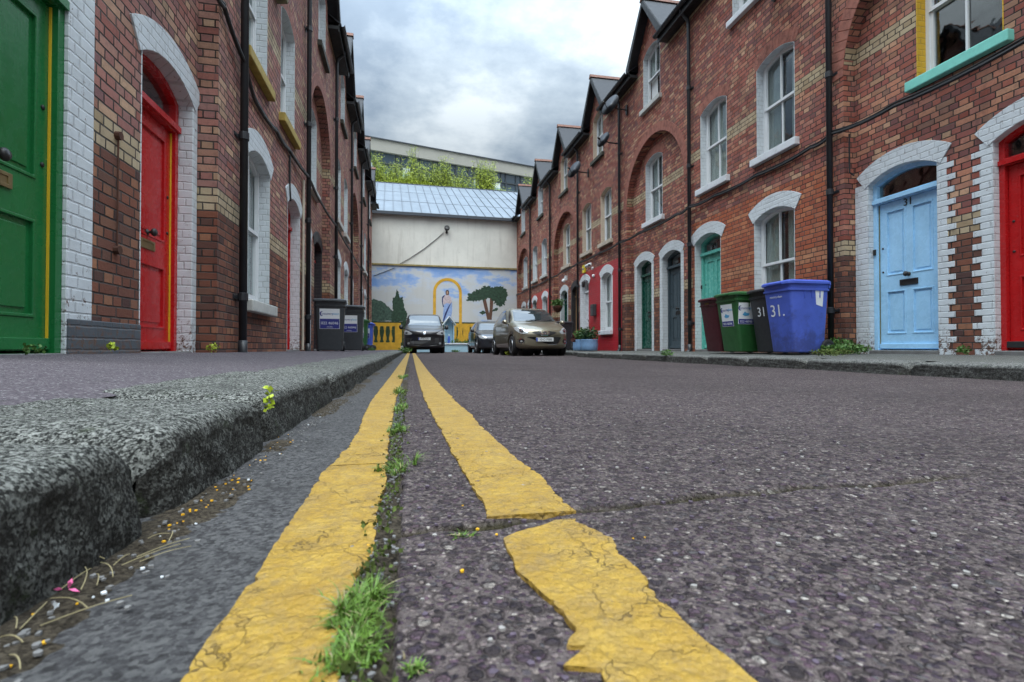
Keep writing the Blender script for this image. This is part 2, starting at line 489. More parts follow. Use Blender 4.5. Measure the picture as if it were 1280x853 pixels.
def pipe(root, s, lo=GB + .2, top=EAVE - .15, n=.075, sg=1, mat='black_pipe', r=.041):
    m = MB()
    m.tube([(sg * s, n, lo + .10 + E), (sg * s, n, top - .25 + E), (sg * s, n + .02, top - .12 + E), (sg * s, n + .17, top + .02 + E), (sg * s, n + .19, top + .12 + E)], r, 12)
    m.tube([(sg * s, n, lo + .14 + E), (sg * s, n, lo + .02 + E), (sg * s, n + .03, lo - .035 + E), (sg * s, n + .085, lo - .06 + E)], r * 1.15, 12)
    o = m.build('downpipe', mat, root, smooth=True)
    z = .55
    while z < top:
        m = MB(); m.lathe([(r, -.045), (r * 1.28, -.04), (r * 1.28, .04), (r, .045)], 12, T(sg * s, n, z + E))
        m.box(sg * s - .09, sg * s + .09, .0, .012, z - .02 + E, z + .02 + E)
        m.box(sg * s - .018, sg * s + .018, .0, n, z - .018 + E, z + .018 + E)
        m.build('pipe_bracket', mat, o, bevel=.002); z += 1.75

def house(side, D0, W, kind, name_label, brick='brick', o=None):
    """kind P: two doors in a tall arched recess; kind Q: a door and a window, two windows above"""
    o = o or {}
    S = Side(side); sg = S.sg; loc, rz = S.origin(D0)
    root = empty('terraced_house', (loc[0], loc[1], 0), rz, label=name_label, category='house', group='red brick terraced houses')
    P = lambda L: [(sg * x, z + E) for x, z in L]
    c = o.get('c', W / 2); dw = o.get('dw', .47); dc = c + o.get('dshift', 0)
    gw = .80                                               # half width of the gable
    apex = 9.0
    OUT = [(0, GB), (W, GB), (W, EAVE), (c + gw, EAVE), (c + gw, 7.95), (c, apex), (c - gw, 7.95), (c - gw, EAVE), (0, EAVE)]
    dorm = (dc - dw, dc + dw, 6.40, 7.78, .16)
    front = [arch(*dorm)]; back = [arch(*dorm)]
    up = o.get('up', []); gw_ = o.get('gwin', []); doors = o.get('doors', [])
    REC = .18
    m = MB()
    if kind == 'P':
        ra, rb = o['rec']; sp = o.get('spring', 5.55 - (rb - ra) / 2)
        A = arch(ra, rb, GB, sp, (rb - ra) / 2, 22)
        # the front leaf with the arched recess open to the ground
        outl = [(0, GB), (ra, GB)] + list(reversed(A[2:])) + [(rb, GB)] + OUT[1:]
        m.slab(P(outl), [P(arch(*dorm))], -REC, 0)
        holes = [arch(*dorm)]
        for u in up: holes.append(arch(u[0], u[1], 3.42, 5.02, .13))
        # doors cut up from the foot of the wall
        outl = [(0, GB)]
        for d in sorted(doors, key=lambda q: q['a']): outl += [(d['a'], GB)] + list(reversed(arch(d['a'], d['b'], GB, 2.28, .14)[2:])) + [(d['b'], GB)]
        outl += OUT[1:]
        m.slab(P(outl), [P(h) for h in holes], -REC - .30, -REC - .001)
        pn = -REC
    else:
        holes = [arch(*dorm)]
        for u in up: holes.append(arch(u[0], u[1], 3.42, 5.02, .13))
        for g in gw_: holes.append(arch(g['a'], g['b'], .56, 2.28, .14))
        outl = [(0, GB)]
        for d in sorted(doors, key=lambda q: q['a']): outl += [(d['a'], GB)] + list(reversed(arch(d['a'], d['b'], GB, 2.28, .14)[2:])) + [(d['b'], GB)]
        outl += OUT[1:]
        m.slab(P(outl), [P(h) for h in holes], -.45, 0)
        pn = 0.
    m.build('wall', brick, root)
    # ring of soldier bricks round the recess, heads over plain windows
    m = MB(); AB = o.get('archbrick', 'voussoir')
    def flush_arch():
        if m.v: m.build('brick_arch', AB, root, bevel=.004)
        m.v = []; m.f = []
    if kind == 'P':
        inn, ou = arch_ring(ra, rb, sp, (rb - ra) / 2, .23, 40)
        for i in range(40):
            t_ = .03
            a_, b_, c_, d_ = [Vector(q) for q in (inn[i], inn[i + 1], ou[i + 1], ou[i])]
            qd = [a_.lerp(b_, t_), b_.lerp(a_, t_), c_.lerp(d_, t_), d_.lerp(c_, t_)]
            m.slab(P([tuple(q) for q in qd]), [], -REC + .02, .009)
        flush_arch()
    def soldier(a, b, hs, rise, n):
        N = 15; inn, ou = arch_ring(a, b, hs, rise, .22, N, .02)
        for i in range(N):
            t_ = .07
            a_, b_, c_, d_ = [Vector(q) for q in (inn[i], inn[i + 1], ou[i + 1], ou[i])]
            qd = [a_.lerp(b_, t_), b_.lerp(a_, t_), c_.lerp(d_, t_), d_.lerp(c_, t_)]
            m.slab(P([tuple(q) for q in qd]), [], n - .05, n + .006)
        flush_arch()
    for u in up: soldier(u[0], u[1], 5.02, .13, pn)
    soldier(dorm[0], dorm[1], dorm[3], dorm[4], 0)
    # painted reveals, sills and sashes of the upper floor
    ucol = o.get('reveal', 'white_brick'); sills = o.get('sills', ['sill_stone'] * 3)
    for i, u in enumerate(up):
        w = win_unit(root, sg, u[0], u[1], 3.42, 5.02, .13, pn, curtain=(None if i == o.get('nocurt', -1) else random.choice(['curtain', 'net_curtain', 'net_curtain'])), coverage=random.choice([1, 1, .7]), open_low=False)
        lining(sg, u[0], u[1], 3.42, 5.02, .13, pn, .13).build('painted_reveal', u[2] if len(u) > 2 else ucol, w)
        k = MB(); X = sorted((sg * (u[0] - .1), sg * (u[1] + .1))); k.box(X[0], X[1], pn - .13, pn + .09, 3.29 + E, 3.42 + E)
        k.build('window_sill', sills[i % len(sills)], w, bevel=.012)
    w = win_unit(root, sg, dorm[0], dorm[1], dorm[2], dorm[3], dorm[4], 0, curtain='curtain', coverage=.8, open_low=o.get('open_dormer', False))
    lining(sg, dorm[0], dorm[1], dorm[2], dorm[3], dorm[4], 0, .13).build('painted_reveal', ucol, w)
    k = MB(); X = sorted((sg * (dorm[0] - .1), sg * (dorm[1] + .1))); k.box(X[0], X[1], -.13, .09, 6.28 + E, 6.40 + E)
    k.build('window_sill', o.get('dsill', 'dark_sill'), w, bevel=.012)
    # ground floor windows
    for g in gw_:
        w = win_unit(root, sg, g['a'], g['b'], .56, 2.28, .14, pn, curtain=g.get('curtain', 'curtain'), coverage=g.get('cov', 1.))
        lining(sg, g['a'], g['b'], .56, 2.28, .14, pn, .13).build('painted_reveal', g.get('mat', 'white_brick'), w)
        X = sorted((sg * (g['a'] - .10), sg * (g['b'] + .10))); k = MB(); k.box(X[0], X[1], pn - .13, pn + .09, .42 + E, .56 + E)
        k.build('window_sill', g.get('sill', 'sill_stone'), w, bevel=.015)
        k = MB(); inn, ou = arch_ring(g['a'], g['b'], 2.28, .14, .25, 16, .03)
        k.slab(P(inn + list(reversed(ou))), [], pn - .004, pn + .014)
        if g.get('face'):
            for (xa, xb) in ((g['a'] - g['face'], g['a'] - .0045), (g['b'] + .0045, g['b'] + g['face'])):
                k.box(*sorted((sg * xa, sg * xb)), pn - .004, pn + .006, .565 + E, 2.27 + E)
        k.build('window_arch', g.get('mat', 'white_brick'), w, bevel=.004)
    # doors
    for d in doors:
        kw = {k_: v for k_, v in d.items() if k_ in ('number', 'panels', 'strip', 'leafmat', 'knob', 'letter', 'frame', 'label', 'sweep', 'bell', 'deep')}
        leaf = door_unit(root, sg, d['a'], d['b'], pn, d['color'], **kw)
        mm = d.get('mat', 'white_brick')
        k = lining(sg, d['a'], d['b'], -.045, 2.28, .14, pn, d.get('deep', .15))
        inn, ou = arch_ring(d['a'], d['b'], 2.28, .14, .235, 16, .05)
        k.slab(P(inn + list(reversed(ou))), [], pn - .004, pn + .014)
        fl, frr = d.get('fl', 0), d.get('fr', 0)
        for (edge, sgn, wd) in ((d['a'], -1, fl), (d['b'], 1, frr)):
            if not wd: continue
            if d.get('teeth') == sgn:
                z = GB + .03
                row = 0
                z = math.floor((E + GB) / .075) * .075 + .075
                while z < E + 2.30:
                    row = int(round(z / .075)); q = wd + (.0 if row % 2 else .085) + random.uniform(-.012, .012)
                    xa, xb = sorted((sg * (edge + sgn * .0045), sg * (edge + sgn * q)))
                    k.box(xa, xb, pn - .004, pn + .006, z + .004, z + .071); z += .075
                xa, xb = sorted((sg * (edge + sgn * .0045), sg * (edge + sgn * (wd - .01)))); k.box(xa, xb, pn - .004, pn + .003, GB + E, 2.30 + E)
            else:
                xa, xb = sorted((sg * (edge + sgn * .0045), sg * (edge + sgn * wd))); k.box(xa, xb, pn - .004, pn + .006, GB + E, 2.32 + E)
        k.build('door_surround', mm, root, bevel=.003)
        k = MB(); X = sorted((sg * (d['a'] + .003), sg * (d['b'] - .003))); k.box(X[0], X[1], pn - .32, pn + .015, GB + E, -.032 + E)
        k.build('doorstep', 'granite_step', root, bevel=.012)
    # dark rooms behind the openings (floors and a back wall, so nothing shines through)
    m = MB()
    X = sorted((sg * .02, sg * (W - .02)))
    for za, zb in ((GB, 2.9), (2.95, 5.9), (5.95, 8.2)):
        m.box(X[0], X[1], -3.0, -2.95, za + E, zb + E); m.box(X[0], X[1], -3.0, -.50, zb + E, zb + .04 + E)
        m.box(X[0], X[0] + .03, -2.95, -.50, za + E, zb + E); m.box(X[1] - .03, X[1], -2.95, -.50, za + E, zb + E)
    m.box(X[0], X[1], -3.0, -.50, GB + E, GB + .04 + E)
    m.build('inner_rooms', 'room', root)
    # painted ground floor
    if 'painted' in o:
        pa = o['painted']; m = MB(); hh = []
        outl = [(pa[0], GB)]
        for d in sorted(doors, key=lambda q: q['a']): outl += [(d['a'] - .001, GB)] + list(reversed(arch(d['a'] - .001, d['b'] + .001, GB, 2.28, .14)[2:])) + [(d['b'] + .001, GB)]
        outl += [(pa[1], GB), (pa[1], 2.72), (pa[0], 2.72)]
        for g in gw_: hh.append(arch(g['a'] - .001, g['b'] + .001, .56, 2.28, .14))
        m.slab(P(outl), [P(h) for h in hh], -.002, .003)
        m.build('painted_ground_floor', pa[2], root)
    # roof
    rf = MB(); rise_ = math.tan(R(38))
    y0, z0 = .30, EAVE + .02; y1 = -2.9; z1 = z0 + (y0 - y1) * rise_
    for k_, (za, zb) in enumerate(((0, W),)):
        X = sorted((sg * za, sg * zb))
        rows = 22
        for i in range(rows):
            ya = y0 + (y1 - y0) * i / rows; yb = y0 + (y1 - y0) * (i + 1.15) / rows
            a_ = z0 + (y0 - ya) * rise_; b_ = z0 + (y0 - yb) * rise_
            # skip where the dormer stands
            segs = [(X[0], X[1])]
            if i < 9: segs = [tuple(sorted((sg * 0, sg * (c - gw - .05)))), tuple(sorted((sg * (c + gw + .05), sg * W)))]
            for xa, xb in segs:
                vs = [(xa, ya, a_ + E), (xb, ya, a_ + E), (xb, yb, b_ - .006 + E), (xa, yb, b_ - .006 + E)]
                vs += [(x, y, z - .03) for x, y, z in vs]
                rf.add(vs, [(0, 1, 2, 3), (7, 6, 5, 4), (0, 4, 5, 1), (1, 5, 6, 2), (2, 6, 7, 3), (3, 7, 4, 0)])
        # the slope at the back
        vs = [(X[0], y1, z1 + E), (X[1], y1, z1 + E), (X[1], y1 - 3.2, z0 + E), (X[0], y1 - 3.2, z0 + E)]
        rf.add(vs, [(0, 1, 2, 3)])
    roof = rf.build('roof', 'slate', root)
    m = MB(); m.box(*sorted((sg * 0, sg * W)), y1 - 3.0, y1 - 2.8, GB + E, z0 + E); m.build('back_wall', brick, root)
    # dormer gable: two slopes, bargeboards, ridge tiles, cheeks
    dr = MB(); ov = 1.02; rz_ = 9.13; fz = 7.80; yf, yb = .26, -2.3
    for q in (-1, 1):
        vs = [(sg * c, yf, rz_ + E), (sg * (c + q * ov), yf, fz + E), (sg * (c + q * ov), yb, fz + E), (sg * c, yb, rz_ + E)]
        vs += [(x, y, z - .05) for x, y, z in vs]
        dr.add(vs, [(0, 1, 2, 3), (7, 6, 5, 4), (0, 4, 5, 1), (1, 5, 6, 2), (2, 6, 7, 3), (3, 7, 4, 0)])
    do = dr.build('dormer_roof', 'slate', root)
    m = MB()
    for q in (-1, 1):
        m.slab(P([(c, rz_ - .02), (c + q * (ov - .0), fz - .02), (c + q * (ov - .0), fz - .16), (c + q * (ov - .12), fz - .16), (c, rz_ - .20)]), [], yf - .05, yf + .012)
    m.build('bargeboard', 'black_board', do, bevel=.006)
    m = MB()
    for i in range(9):
        ya = yf + .03 - i * .27
        m.slab([(sg * c - .10, rz_ - .07 + E), (sg * c + .10, rz_ - .07 + E), (sg * c + .03, rz_ + .045 + E), (sg * c - .03, rz_ + .045 + E)], [], ya - .265, ya)
    m.build('ridge_tiles', 'terracotta', do)
    for q in (-1, 1):
        m = MB(); xa, xb = sorted((sg * (c + q * (gw - .12)), sg * (c + q * gw)))
        m.box(xa, xb, -1.6, -.452 if kind != 'P' else -.49, EAVE - .1 + E, 7.98 + E)
        m.build('dormer_cheek', 'slate', do)
    # eaves board and gutter either side of the gable
    for xa, xb in ((0.0, c - gw - .03), (c + gw + .03, W)):
        X = sorted((sg * xa, sg * xb))
        m = MB(); m.box(X[0], X[1], .004, .26, EAVE - .13 + E, EAVE - .05 + E); m.box(X[0], X[1], .235, .262, EAVE - .18 + E, EAVE - .02 + E)
        m.build('eaves_board', 'black_board', root)
        m = MB(); L = X[1] - X[0]; vs = []; fs = []; N = 8
        for x in X:
            for k_ in range(N + 1):
                an = math.pi * k_ / N; vs.append((x, .325 - .062 * math.cos(an), EAVE - .01 - .062 * math.sin(an) + E))
            for k_ in range(N + 1):
                an = math.pi * (N - k_) / N; vs.append((x, .325 - .055 * math.cos(an), EAVE - .005 - .055 * math.sin(an) + E))
        n2 = 2 * (N + 1)
        fs = [(k_, (k_ + 1) % n2, (k_ + 1) % n2 + n2, k_ + n2) for k_ in range(n2)] + [tuple(range(n2)), tuple(range(n2, 2 * n2))]
        m.add(vs, fs); m.build('gutter', 'black_pipe', root)
    if o.get('pipe', True): pipe(root, 0.0, sg=sg)
    return root

plain('voussoir', (.32, .12, .085), .85, amt=.5, scale=9, bump=.6, bscale=60, dirt=.4)
plain('voussoir_pink', (.30, .13, .10), .85, amt=.5, scale=9, bump=.6, bscale=60, dirt=.4)
plain('room', (.10, .09, .08), .95)
paint('red_door', (.48, .012, .014)); paint('green_door', (.012, .15, .04)); paint('blue_door', (.38, .66, .90), wear=.05)
paint('teal_door', (.13, .48, .40)); paint('dark_green_door', (.015, .085, .06)); paint('slate_door', (.055, .08, .095), .45)
paint('white_door', (.72, .74, .76)); paint('oak_door', (.40, .24, .12), .45); paint('black_door', (.02, .02, .022)); paint('plum_door', (.16, .02, .05))

# --- right terrace
W1 = 3.9
def rel(D0, *a): return [x - D0 for x in a]
D0 = 2.6
house('R', D0, W1, 'P', 'brick house with the pale blue door numbered 31 beside a red door', 'brick', dict(
    rec=(.50, 3.72), up=[(4.40 - D0, 5.37 - D0, 'yellow_brick')], sills=['turquoise_sill'], pipe=False, nocurt=0,
    doors=[dict(a=3.55 - D0, b=4.52 - D0, deep=.08, color='red_door', fl=.12, fr=.13, teeth=1, mat='white_brick_worn', sweep=True, label='red door with a black brush along its foot'),
           dict(a=5.13 - D0, b=6.10 - D0, deep=.08, color='blue_door', fl=.12, fr=.21, teeth=-1, mat='white_brick_worn', number='31', bell=True, strip='brass', label='pale blue door numbered 31')]))
def Q(k): return 2.6 + W1 * k
house('R', Q(1), W1, 'Q', 'brick house with the turquoise door and the wheelie bins under its white window', 'brick_orange', dict(
    up=[(.78, 1.71), (2.62, 3.55)], sills=['sill_white', 'sill_white'], dshift=.0, dw=.45, dsill='sill_white',
    gwin=[dict(a=.80, b=1.80, curtain='curtain', cov=.85)],
    doors=[dict(a=2.84, b=3.80, color='teal_door', bell=True, label='turquoise door')]) if plain('sill_white', (.66, .68, .70), .6, amt=.1, dirt=.35, bump=.4) else None)
house('R', Q(2), W1, 'P', 'brick house with a dark green door and a slate grey door in one arched recess', 'brick', dict(
    rec=(.35, 3.55), up=[(1.72, 2.67)], sills=['sill_white'], open_dormer=True, dw=.47, dsill='sill_stone',
    doors=[dict(a=.82, b=1.75, color='slate_door', fl=.13, fr=.13, label='slate grey door'), dict(a=2.34, b=3.27, color='dark_green_door', fl=.12, fr=.14, label='dark green door')]))
house('R', Q(3), W1, 'Q', 'brick house painted crimson at street level with a white door and white window', 'brick', dict(
    up=[(.78, 1.71), (2.62, 3.55)], sills=['sill_cream', 'sill_cream'], reveal='cream_brick', painted=(0, W1, 'crimson_brick'),
    gwin=[dict(a=.80, b=1.66, face=.1, mat='white_paint_brick', sill='sill_white', curtain='curtain')],
    doors=[dict(a=2.90, b=3.72, color='white_door', fl=.0, fr=.14, mat='white_paint_brick', label='white door')]) if (plain('sill_cream', (.5, .43, .34), .7, amt=.2, dirt=.4), painted_brick('white_paint_brick', (.7, .72, .74), 0)) else None)
house('R', Q(4), W1, 'P', 'brick house with a bare oak door framed in black beside a green door', 'brick', dict(
    rec=(.35, 3.55), up=[(1.72, 2.67)], sills=['sill_cream'], reveal='cream_brick',
    doors=[dict(a=.55, b=1.45, color='oak_door', mat='black_brick', fl=.15, fr=.14, label='bare oak door'), dict(a=2.1, b=3.0, color='dark_green_door', fl=.1, fr=.14, label='green door')]))
house('R', Q(5), W1, 'Q', 'brick house with its street level painted coral red behind the parked bronze car', 'brick', dict(
    up=[(.78, 1.71), (2.62, 3.55)], painted=(0, W1, 'coral_brick'), gwin=[dict(a=.70, b=1.60, mat='white_paint_brick')],
    doors=[dict(a=2.75, b=3.60, color='dark_green_door', mat='white_paint_brick')]))
house('R', Q(6), W1, 'P', 'brick house touching the mural wall behind the bronze car', 'brick', dict(
    rec=(.35, 3.55), up=[(1.72, 2.67)], doors=[dict(a=.6, b=1.5, color='white_door', fl=.1, fr=.1), dict(a=2.2, b=3.1, color='plum_door', fl=.1, fr=.1)]))
# --- left terrace
W2 = 3.78
def L(k): return 6.0 + W2 * (k - 1)
d0 = L(0)
house('L', d0, W2, 'P', 'brick house with a big green door and a red door with yellow strips', 'brick_pink', dict(
    rec=(2.50 - d0, 5.44 - d0), up=[(3.6 - d0, 4.55 - d0)], archbrick='voussoir_pink', pipe=False,
    doors=[dict(a=2.56 - d0, b=3.50 - d0, color='green_door', panels='two', deep=.02, mat='white_brick_worn', fr=.25, strip='yellow_paint', letter='brass', label='green door with a yellow draught strip'),
           dict(a=4.36 - d0, b=5.32 - d0, deep=.12, color='red_door', panels='two', mat='white_brick_worn', fr=.10, strip='yellow_paint', letter='brass', label='red door with a black knob')]))
d0 = L(1)
house('L', d0, W2, 'Q', 'brick house with mustard upper sills and a red door beside a white sash window', 'brick_pink', dict(
    up=[(.28, 1.20), (1.97, 2.90)], sills=['yellow_sill', 'yellow_sill'], archbrick='voussoir_pink', dc=1.6,
    gwin=[dict(a=.42, b=1.38, cov=1.)], doors=[dict(a=2.46, b=3.40, color='red_door', mat='white_brick_worn', strip='brass', panels='two')]))
d0 = L(2)
house('L', d0, W2, 'P', 'brick house with a black arched doorway behind the two dark grey bins', 'brick_pink', dict(
    rec=(.55, 3.24), up=[(1.45, 2.35)], archbrick='voussoir_pink', dsill='dark_sill',
    doors=[dict(a=.75, b=1.65, color='red_door', fr=.1), dict(a=2.15, b=3.08, color='red_door', mat='black_brick', fr=.13)]))
for k, (kd, lab) in enumerate((('Q', 'brick house with white window arches just past the dark grey bins'), ('P', 'brick house behind the small green and blue bins on the pavement'),
                               ('Q', 'narrow view of a brick house on the kerb side, second from the mural wall'), ('P', 'last brick house on the kerb side, next to the mural balustrade'))):
    k += 3
    if kd == 'Q':
        house('L', L(k), W2, 'Q', lab, 'brick_pink', dict(up=[(.55, 1.47), (2.3, 3.22)], archbrick='voussoir_pink', gwin=[dict(a=.55, b=1.5)], doors=[dict(a=2.46, b=3.40, color='white_door')]))
    else:
        house('L', L(k), W2, 'P', lab, 'brick_pink', dict(rec=(.4, 3.38), up=[(1.45, 2.35)], archbrick='voussoir_pink', doors=[dict(a=.6, b=1.5, color='black_door', fr=.1), dict(a=2.2, b=3.1, color='plum_door', fr=.1)]))
# ---------------------------------------------------------------- road, gutter, kerbs, pavements
def road_mat():
    m, t, b = newmat('road_aggregate')
    pos, P = wpos(t)
    wob = t.new('ShaderNodeVectorMath', operation='ADD'); t.put(wob.inputs[0], pos)
    sc_ = t.new('ShaderNodeVectorMath', operation='SCALE'); t.put(sc_.inputs[0], t.noise(pos, 60., 2, out=1)); sc_.inputs[3].default_value = .008
    t.l.new(sc_.outputs[0], wob.inputs[1]); wp = wob.outputs[0]
    stops = [(0, (.018, .016, .022)), (.2, (.045, .038, .055)), (.38, (.10, .068, .098)), (.52, (.055, .045, .068)), (.64, (.135, .09, .12)), (.78, (.095, .10, .11)), (.89, (.22, .19, .18)), (.96, (.34, .32, .30)), (1, (.50, .49, .46))]
    c1 = t.new('ShaderNodeSeparateColor'); t.l.new(t.vor(wp, 62., out='Color'), c1.inputs[0])
    c2 = t.new('ShaderNodeSeparateColor'); t.l.new(t.vor(wp, 150., out='Color'), c2.inputs[0])
    c3 = t.new('ShaderNodeSeparateColor'); t.l.new(t.vor(pos, 340., out='Color'), c3.inputs[0])
    d1 = t.vor(wp, 62.); d2 = t.vor(wp, 150.); d3 = t.vor(pos, 340.)
    big = t.math('GREATER_THAN', c1.outputs[1], .34)                       # where a large chip shows
    inb = t.math('MULTIPLY', big, t.mapr(t.math('ADD', d1, t.math('MULTIPLY', c1.outputs[2], .12)), .50, .44))
    mid = t.mapr(d2, .55, .45)
    s1 = t.ramp(c1.outputs[0], stops); s2 = t.ramp(c2.outputs[0], stops); s3 = t.ramp(c3.outputs[0], stops)
    fines = t.mix(.6, s3, (.27, .24, .23))
    fines = t.mix(t.math('MULTIPLY', mid, t.math('GREATER_THAN', c2.outputs[1], .3)), fines, s2)
    s1 = t.mix(t.mapr(t.noise(pos, 160., 4, .7), .4, .7, 0, .4), s1, t.mix(.5, s1, (.2, .19, .19)))
    c = t.mix(inb, fines, s1)
    gapd = t.math('MULTIPLY', t.mapr(d1, .40, .52), t.math('SUBTRACT', 1., t.mapr(d1, .52, .62)))
    c = t.mix(t.math('MULTIPLY', gapd, .9), c, (.012, .010, .010))
    c = t.mix(t.math('MULTIPLY', t.mapr(d2, .38, .52), .55), c, (.03, .026, .026))
    patch = t.noise(pos, 1.3, 6, .7)
    c = t.mix(t.mapr(patch, .35, .7, 0, .45), c, t.mix(.5, c, (.13, .11, .12)))
    c = t.mix(t.mapr(t.noise(pos, 5., 6, .75), .55, .75, 0, .5), c, (.05, .045, .045))
    c = t.mix(t.mapr(t.noise(pos, .8, 4, .6), .42, .62, 0, .35), c, (.045, .04, .042))
    c = t.mix(t.mapr(t.noise(pos, 2.6, 7, .8), .60, .68, 0, .45), c, (.20, .185, .175))
    # moss and dirt in the joint: read from the mesh
    at = t.new('ShaderNodeAttribute', attribute_name='crack')
    moss = t.mix(t.noise(pos, 50., 4), (.016, .012, .009), (.045, .045, .014))
    c = t.mix(at.outputs['Fac'], c, moss)
    sc2 = t.new('ShaderNodeVectorMath', operation='MULTIPLY'); t.put(sc2.inputs[0], c); sc2.inputs[1].default_value = (.96, .88, .83)
    t.put(b.inputs['Base Color'], sc2.outputs[0])
    t.put(b.inputs['Roughness'], t.mapr(c1.outputs[2], 0, 1, .6, .95))
    b.inputs['Specular IOR Level'].default_value = .12
    h = t.math('MULTIPLY', inb, t.math('ADD', t.mapr(d1, 0., .5, .85, .35), t.math('MULTIPLY', c1.outputs[2], .5)))
    h = t.math('ADD', h, t.math('MULTIPLY', t.mapr(d2, .1, .6, 1, 0), .38))
    h = t.math('ADD', h, t.math('MULTIPLY', t.mapr(d3, .1, .6, 1, 0), .16))
    h = t.math('ADD', h, t.math('MULTIPLY', t.noise(pos, 140., 3, .6), .2))
    t.put(b.inputs['Normal'], t.bump(h, 1., .010))
    return m
road_mat()

def stone_mat(name, lo, mid, hi, scale=55., bumpd=.005, streak=False, moss=.0):
    m, t, b = newmat(name)
    pos, P = wpos(t)
    n1 = t.noise(pos, scale, 6, .75); n2 = t.noise(pos, scale * 3.5, 4, .75); n3 = t.noise(pos, 6., 5, .7)
    vc = t.new('ShaderNodeSeparateColor'); t.l.new(t.vor(pos, scale * 3.2, out='Color'), vc.inputs[0])
    f = t.math('ADD', t.math('ADD', t.math('MULTIPLY', n1, .5), t.math('MULTIPLY', n2, .32)), t.math('MULTIPLY', vc.outputs[0], .18))
    c = t.ramp(f, [(.38, lo), (.47, mid), (.54, tuple((a + q) / 2 for a, q in zip(mid, hi))), (.62, hi)])
    c = t.mix(t.mapr(n3, .42, .68, 0, .65), c, t.mix(.6, c, lo))
    # faces get darker the more upright they stand, broken up by noise
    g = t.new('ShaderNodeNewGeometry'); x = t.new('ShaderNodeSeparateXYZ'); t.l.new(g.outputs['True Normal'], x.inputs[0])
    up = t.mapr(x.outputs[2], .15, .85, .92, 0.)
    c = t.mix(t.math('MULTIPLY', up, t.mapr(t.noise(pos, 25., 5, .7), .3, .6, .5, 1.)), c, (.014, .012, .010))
    if moss:
        c = t.mix(t.mapr(t.noise(pos, 18., 5, .7), .60, .72, 0, moss), c, (.035, .05, .018))
    t.put(b.inputs['Base Color'], c); b.inputs['Roughness'].default_value = .85; b.inputs['Specular IOR Level'].default_value = .12
    h = t.math('ADD', f, t.math('MULTIPLY', n2, .4))
    t.put(b.inputs['Normal'], t.bump(h, 1., bumpd))
    return m
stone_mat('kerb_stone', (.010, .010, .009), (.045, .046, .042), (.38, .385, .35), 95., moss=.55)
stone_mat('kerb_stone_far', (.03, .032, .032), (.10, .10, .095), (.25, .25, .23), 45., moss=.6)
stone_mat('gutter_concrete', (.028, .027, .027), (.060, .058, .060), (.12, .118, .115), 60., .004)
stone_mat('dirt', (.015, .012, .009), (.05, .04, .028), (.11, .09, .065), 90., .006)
def pave_mat(name, a, c_, dk):
    m, t, b = newmat(name); pos, P = wpos(t)
    v = t.new('ShaderNodeSeparateColor'); t.l.new(t.vor(pos, 210., out='Color'), v.inputs[0])
    c = t.ramp(v.outputs[0], [(0, dk), (.5, a), (.9, c_), (1, (.3, .29, .29))])
    c = t.mix(t.mapr(t.noise(pos, 3., 6, .7), .4, .7, 0, .6), c, t.mix(.5, c, dk))
    c = t.mix(t.mapr(t.noise(pos, 12., 5, .75), .63, .72, 0, .5), c, (.04, .05, .025))
    t.put(b.inputs['Base Color'], c); b.inputs['Roughness'].default_value = .9; b.inputs['Specular IOR Level'].default_value = .15
    t.put(b.inputs['Normal'], t.bump(t.math('ADD', t.vor(pos, 210.), t.noise(pos, 30., 4)), .9, .003))
pave_mat('pavement_tar', (.095, .080, .09), (.145, .125, .135), (.05, .043, .05))
pave_mat('pavement_concrete', (.10, .10, .095), (.15, .15, .14), (.055, .06, .045))

def line_mat():
    m, t, b = newmat('yellow_line'); pos, P = wpos(t)
    c = t.ramp(t.noise(pos, 14., 6, .7), [(.3, (.28, .16, .018)), (.5, (.36, .215, .022)), (.7, (.43, .275, .045))])
    c = t.mix(t.mapr(t.noise(pos, 90., 5, .8), .56, .74, 0, .55), c, (.30, .17, .03))
    c = t.mix(t.mapr(t.noise(pos, 4., 5, .7), .5, .75, 0, .45), c, (.36, .23, .06))
    wobp = t.new('ShaderNodeVectorMath', operation='ADD'); t.put(wobp.inputs[0], pos)
    sc_ = t.new('ShaderNodeVectorMath', operation='SCALE'); t.put(sc_.inputs[0], t.noise(pos, 14., 4, out=1)); sc_.inputs[3].default_value = .12
    t.l.new(sc_.outputs[0], wobp.inputs[1])
    ce = t.vor(wobp.outputs[0], 15., feature='DISTANCE_TO_EDGE')
    crack = t.math('MULTIPLY', t.mapr(ce, .002, .012, 1, 0), t.mapr(t.noise(pos, 6., 3), .48, .6))
    c = t.mix(t.math('MULTIPLY', crack, .75), c, (.10, .06, .02))
    c = t.mix(t.mapr(t.noise(pos, 190., 4, .8), .60, .70, 0, .8), c, (.12, .09, .05))
    c = t.mix(t.mapr(t.noise(pos, 24., 7, .82), .50, .68, 0, .7), c, (.24, .165, .07))
    c = t.mix(t.mapr(t.noise(pos, 70., 6, .8), .64, .68, 0, .85), c, (.07, .06, .055))
    t.put(b.inputs['Base Color'], c); b.inputs['Roughness'].default_value = .62
    h = t.math('SUBTRACT', t.math('ADD', t.noise(pos, 80., 5, .7), t.math('MULTIPLY', t.math('ADD', t.vor(pos, 62.), t.vor(pos, 150.)), -.55)), crack)
    c = t.mix(t.math('MULTIPLY', t.mapr(t.vor(pos, 62.), .45, .62), .35), c, (.22, .14, .04)); t.put(b.inputs['Base Color'], c)
    t.put(b.inputs['Normal'], t.bump(h, 1., .0055))
line_mat()

GX = -.020                                             # the edge where tarmac meets the concrete channel
def fbm(x, y, s, o=3, seed=0.):
    return sum(noise.noise(Vector((x * s * 2 ** k + seed, y * s * 2 ** k - seed, seed * 1.7))) / 2 ** k for k in range(o))

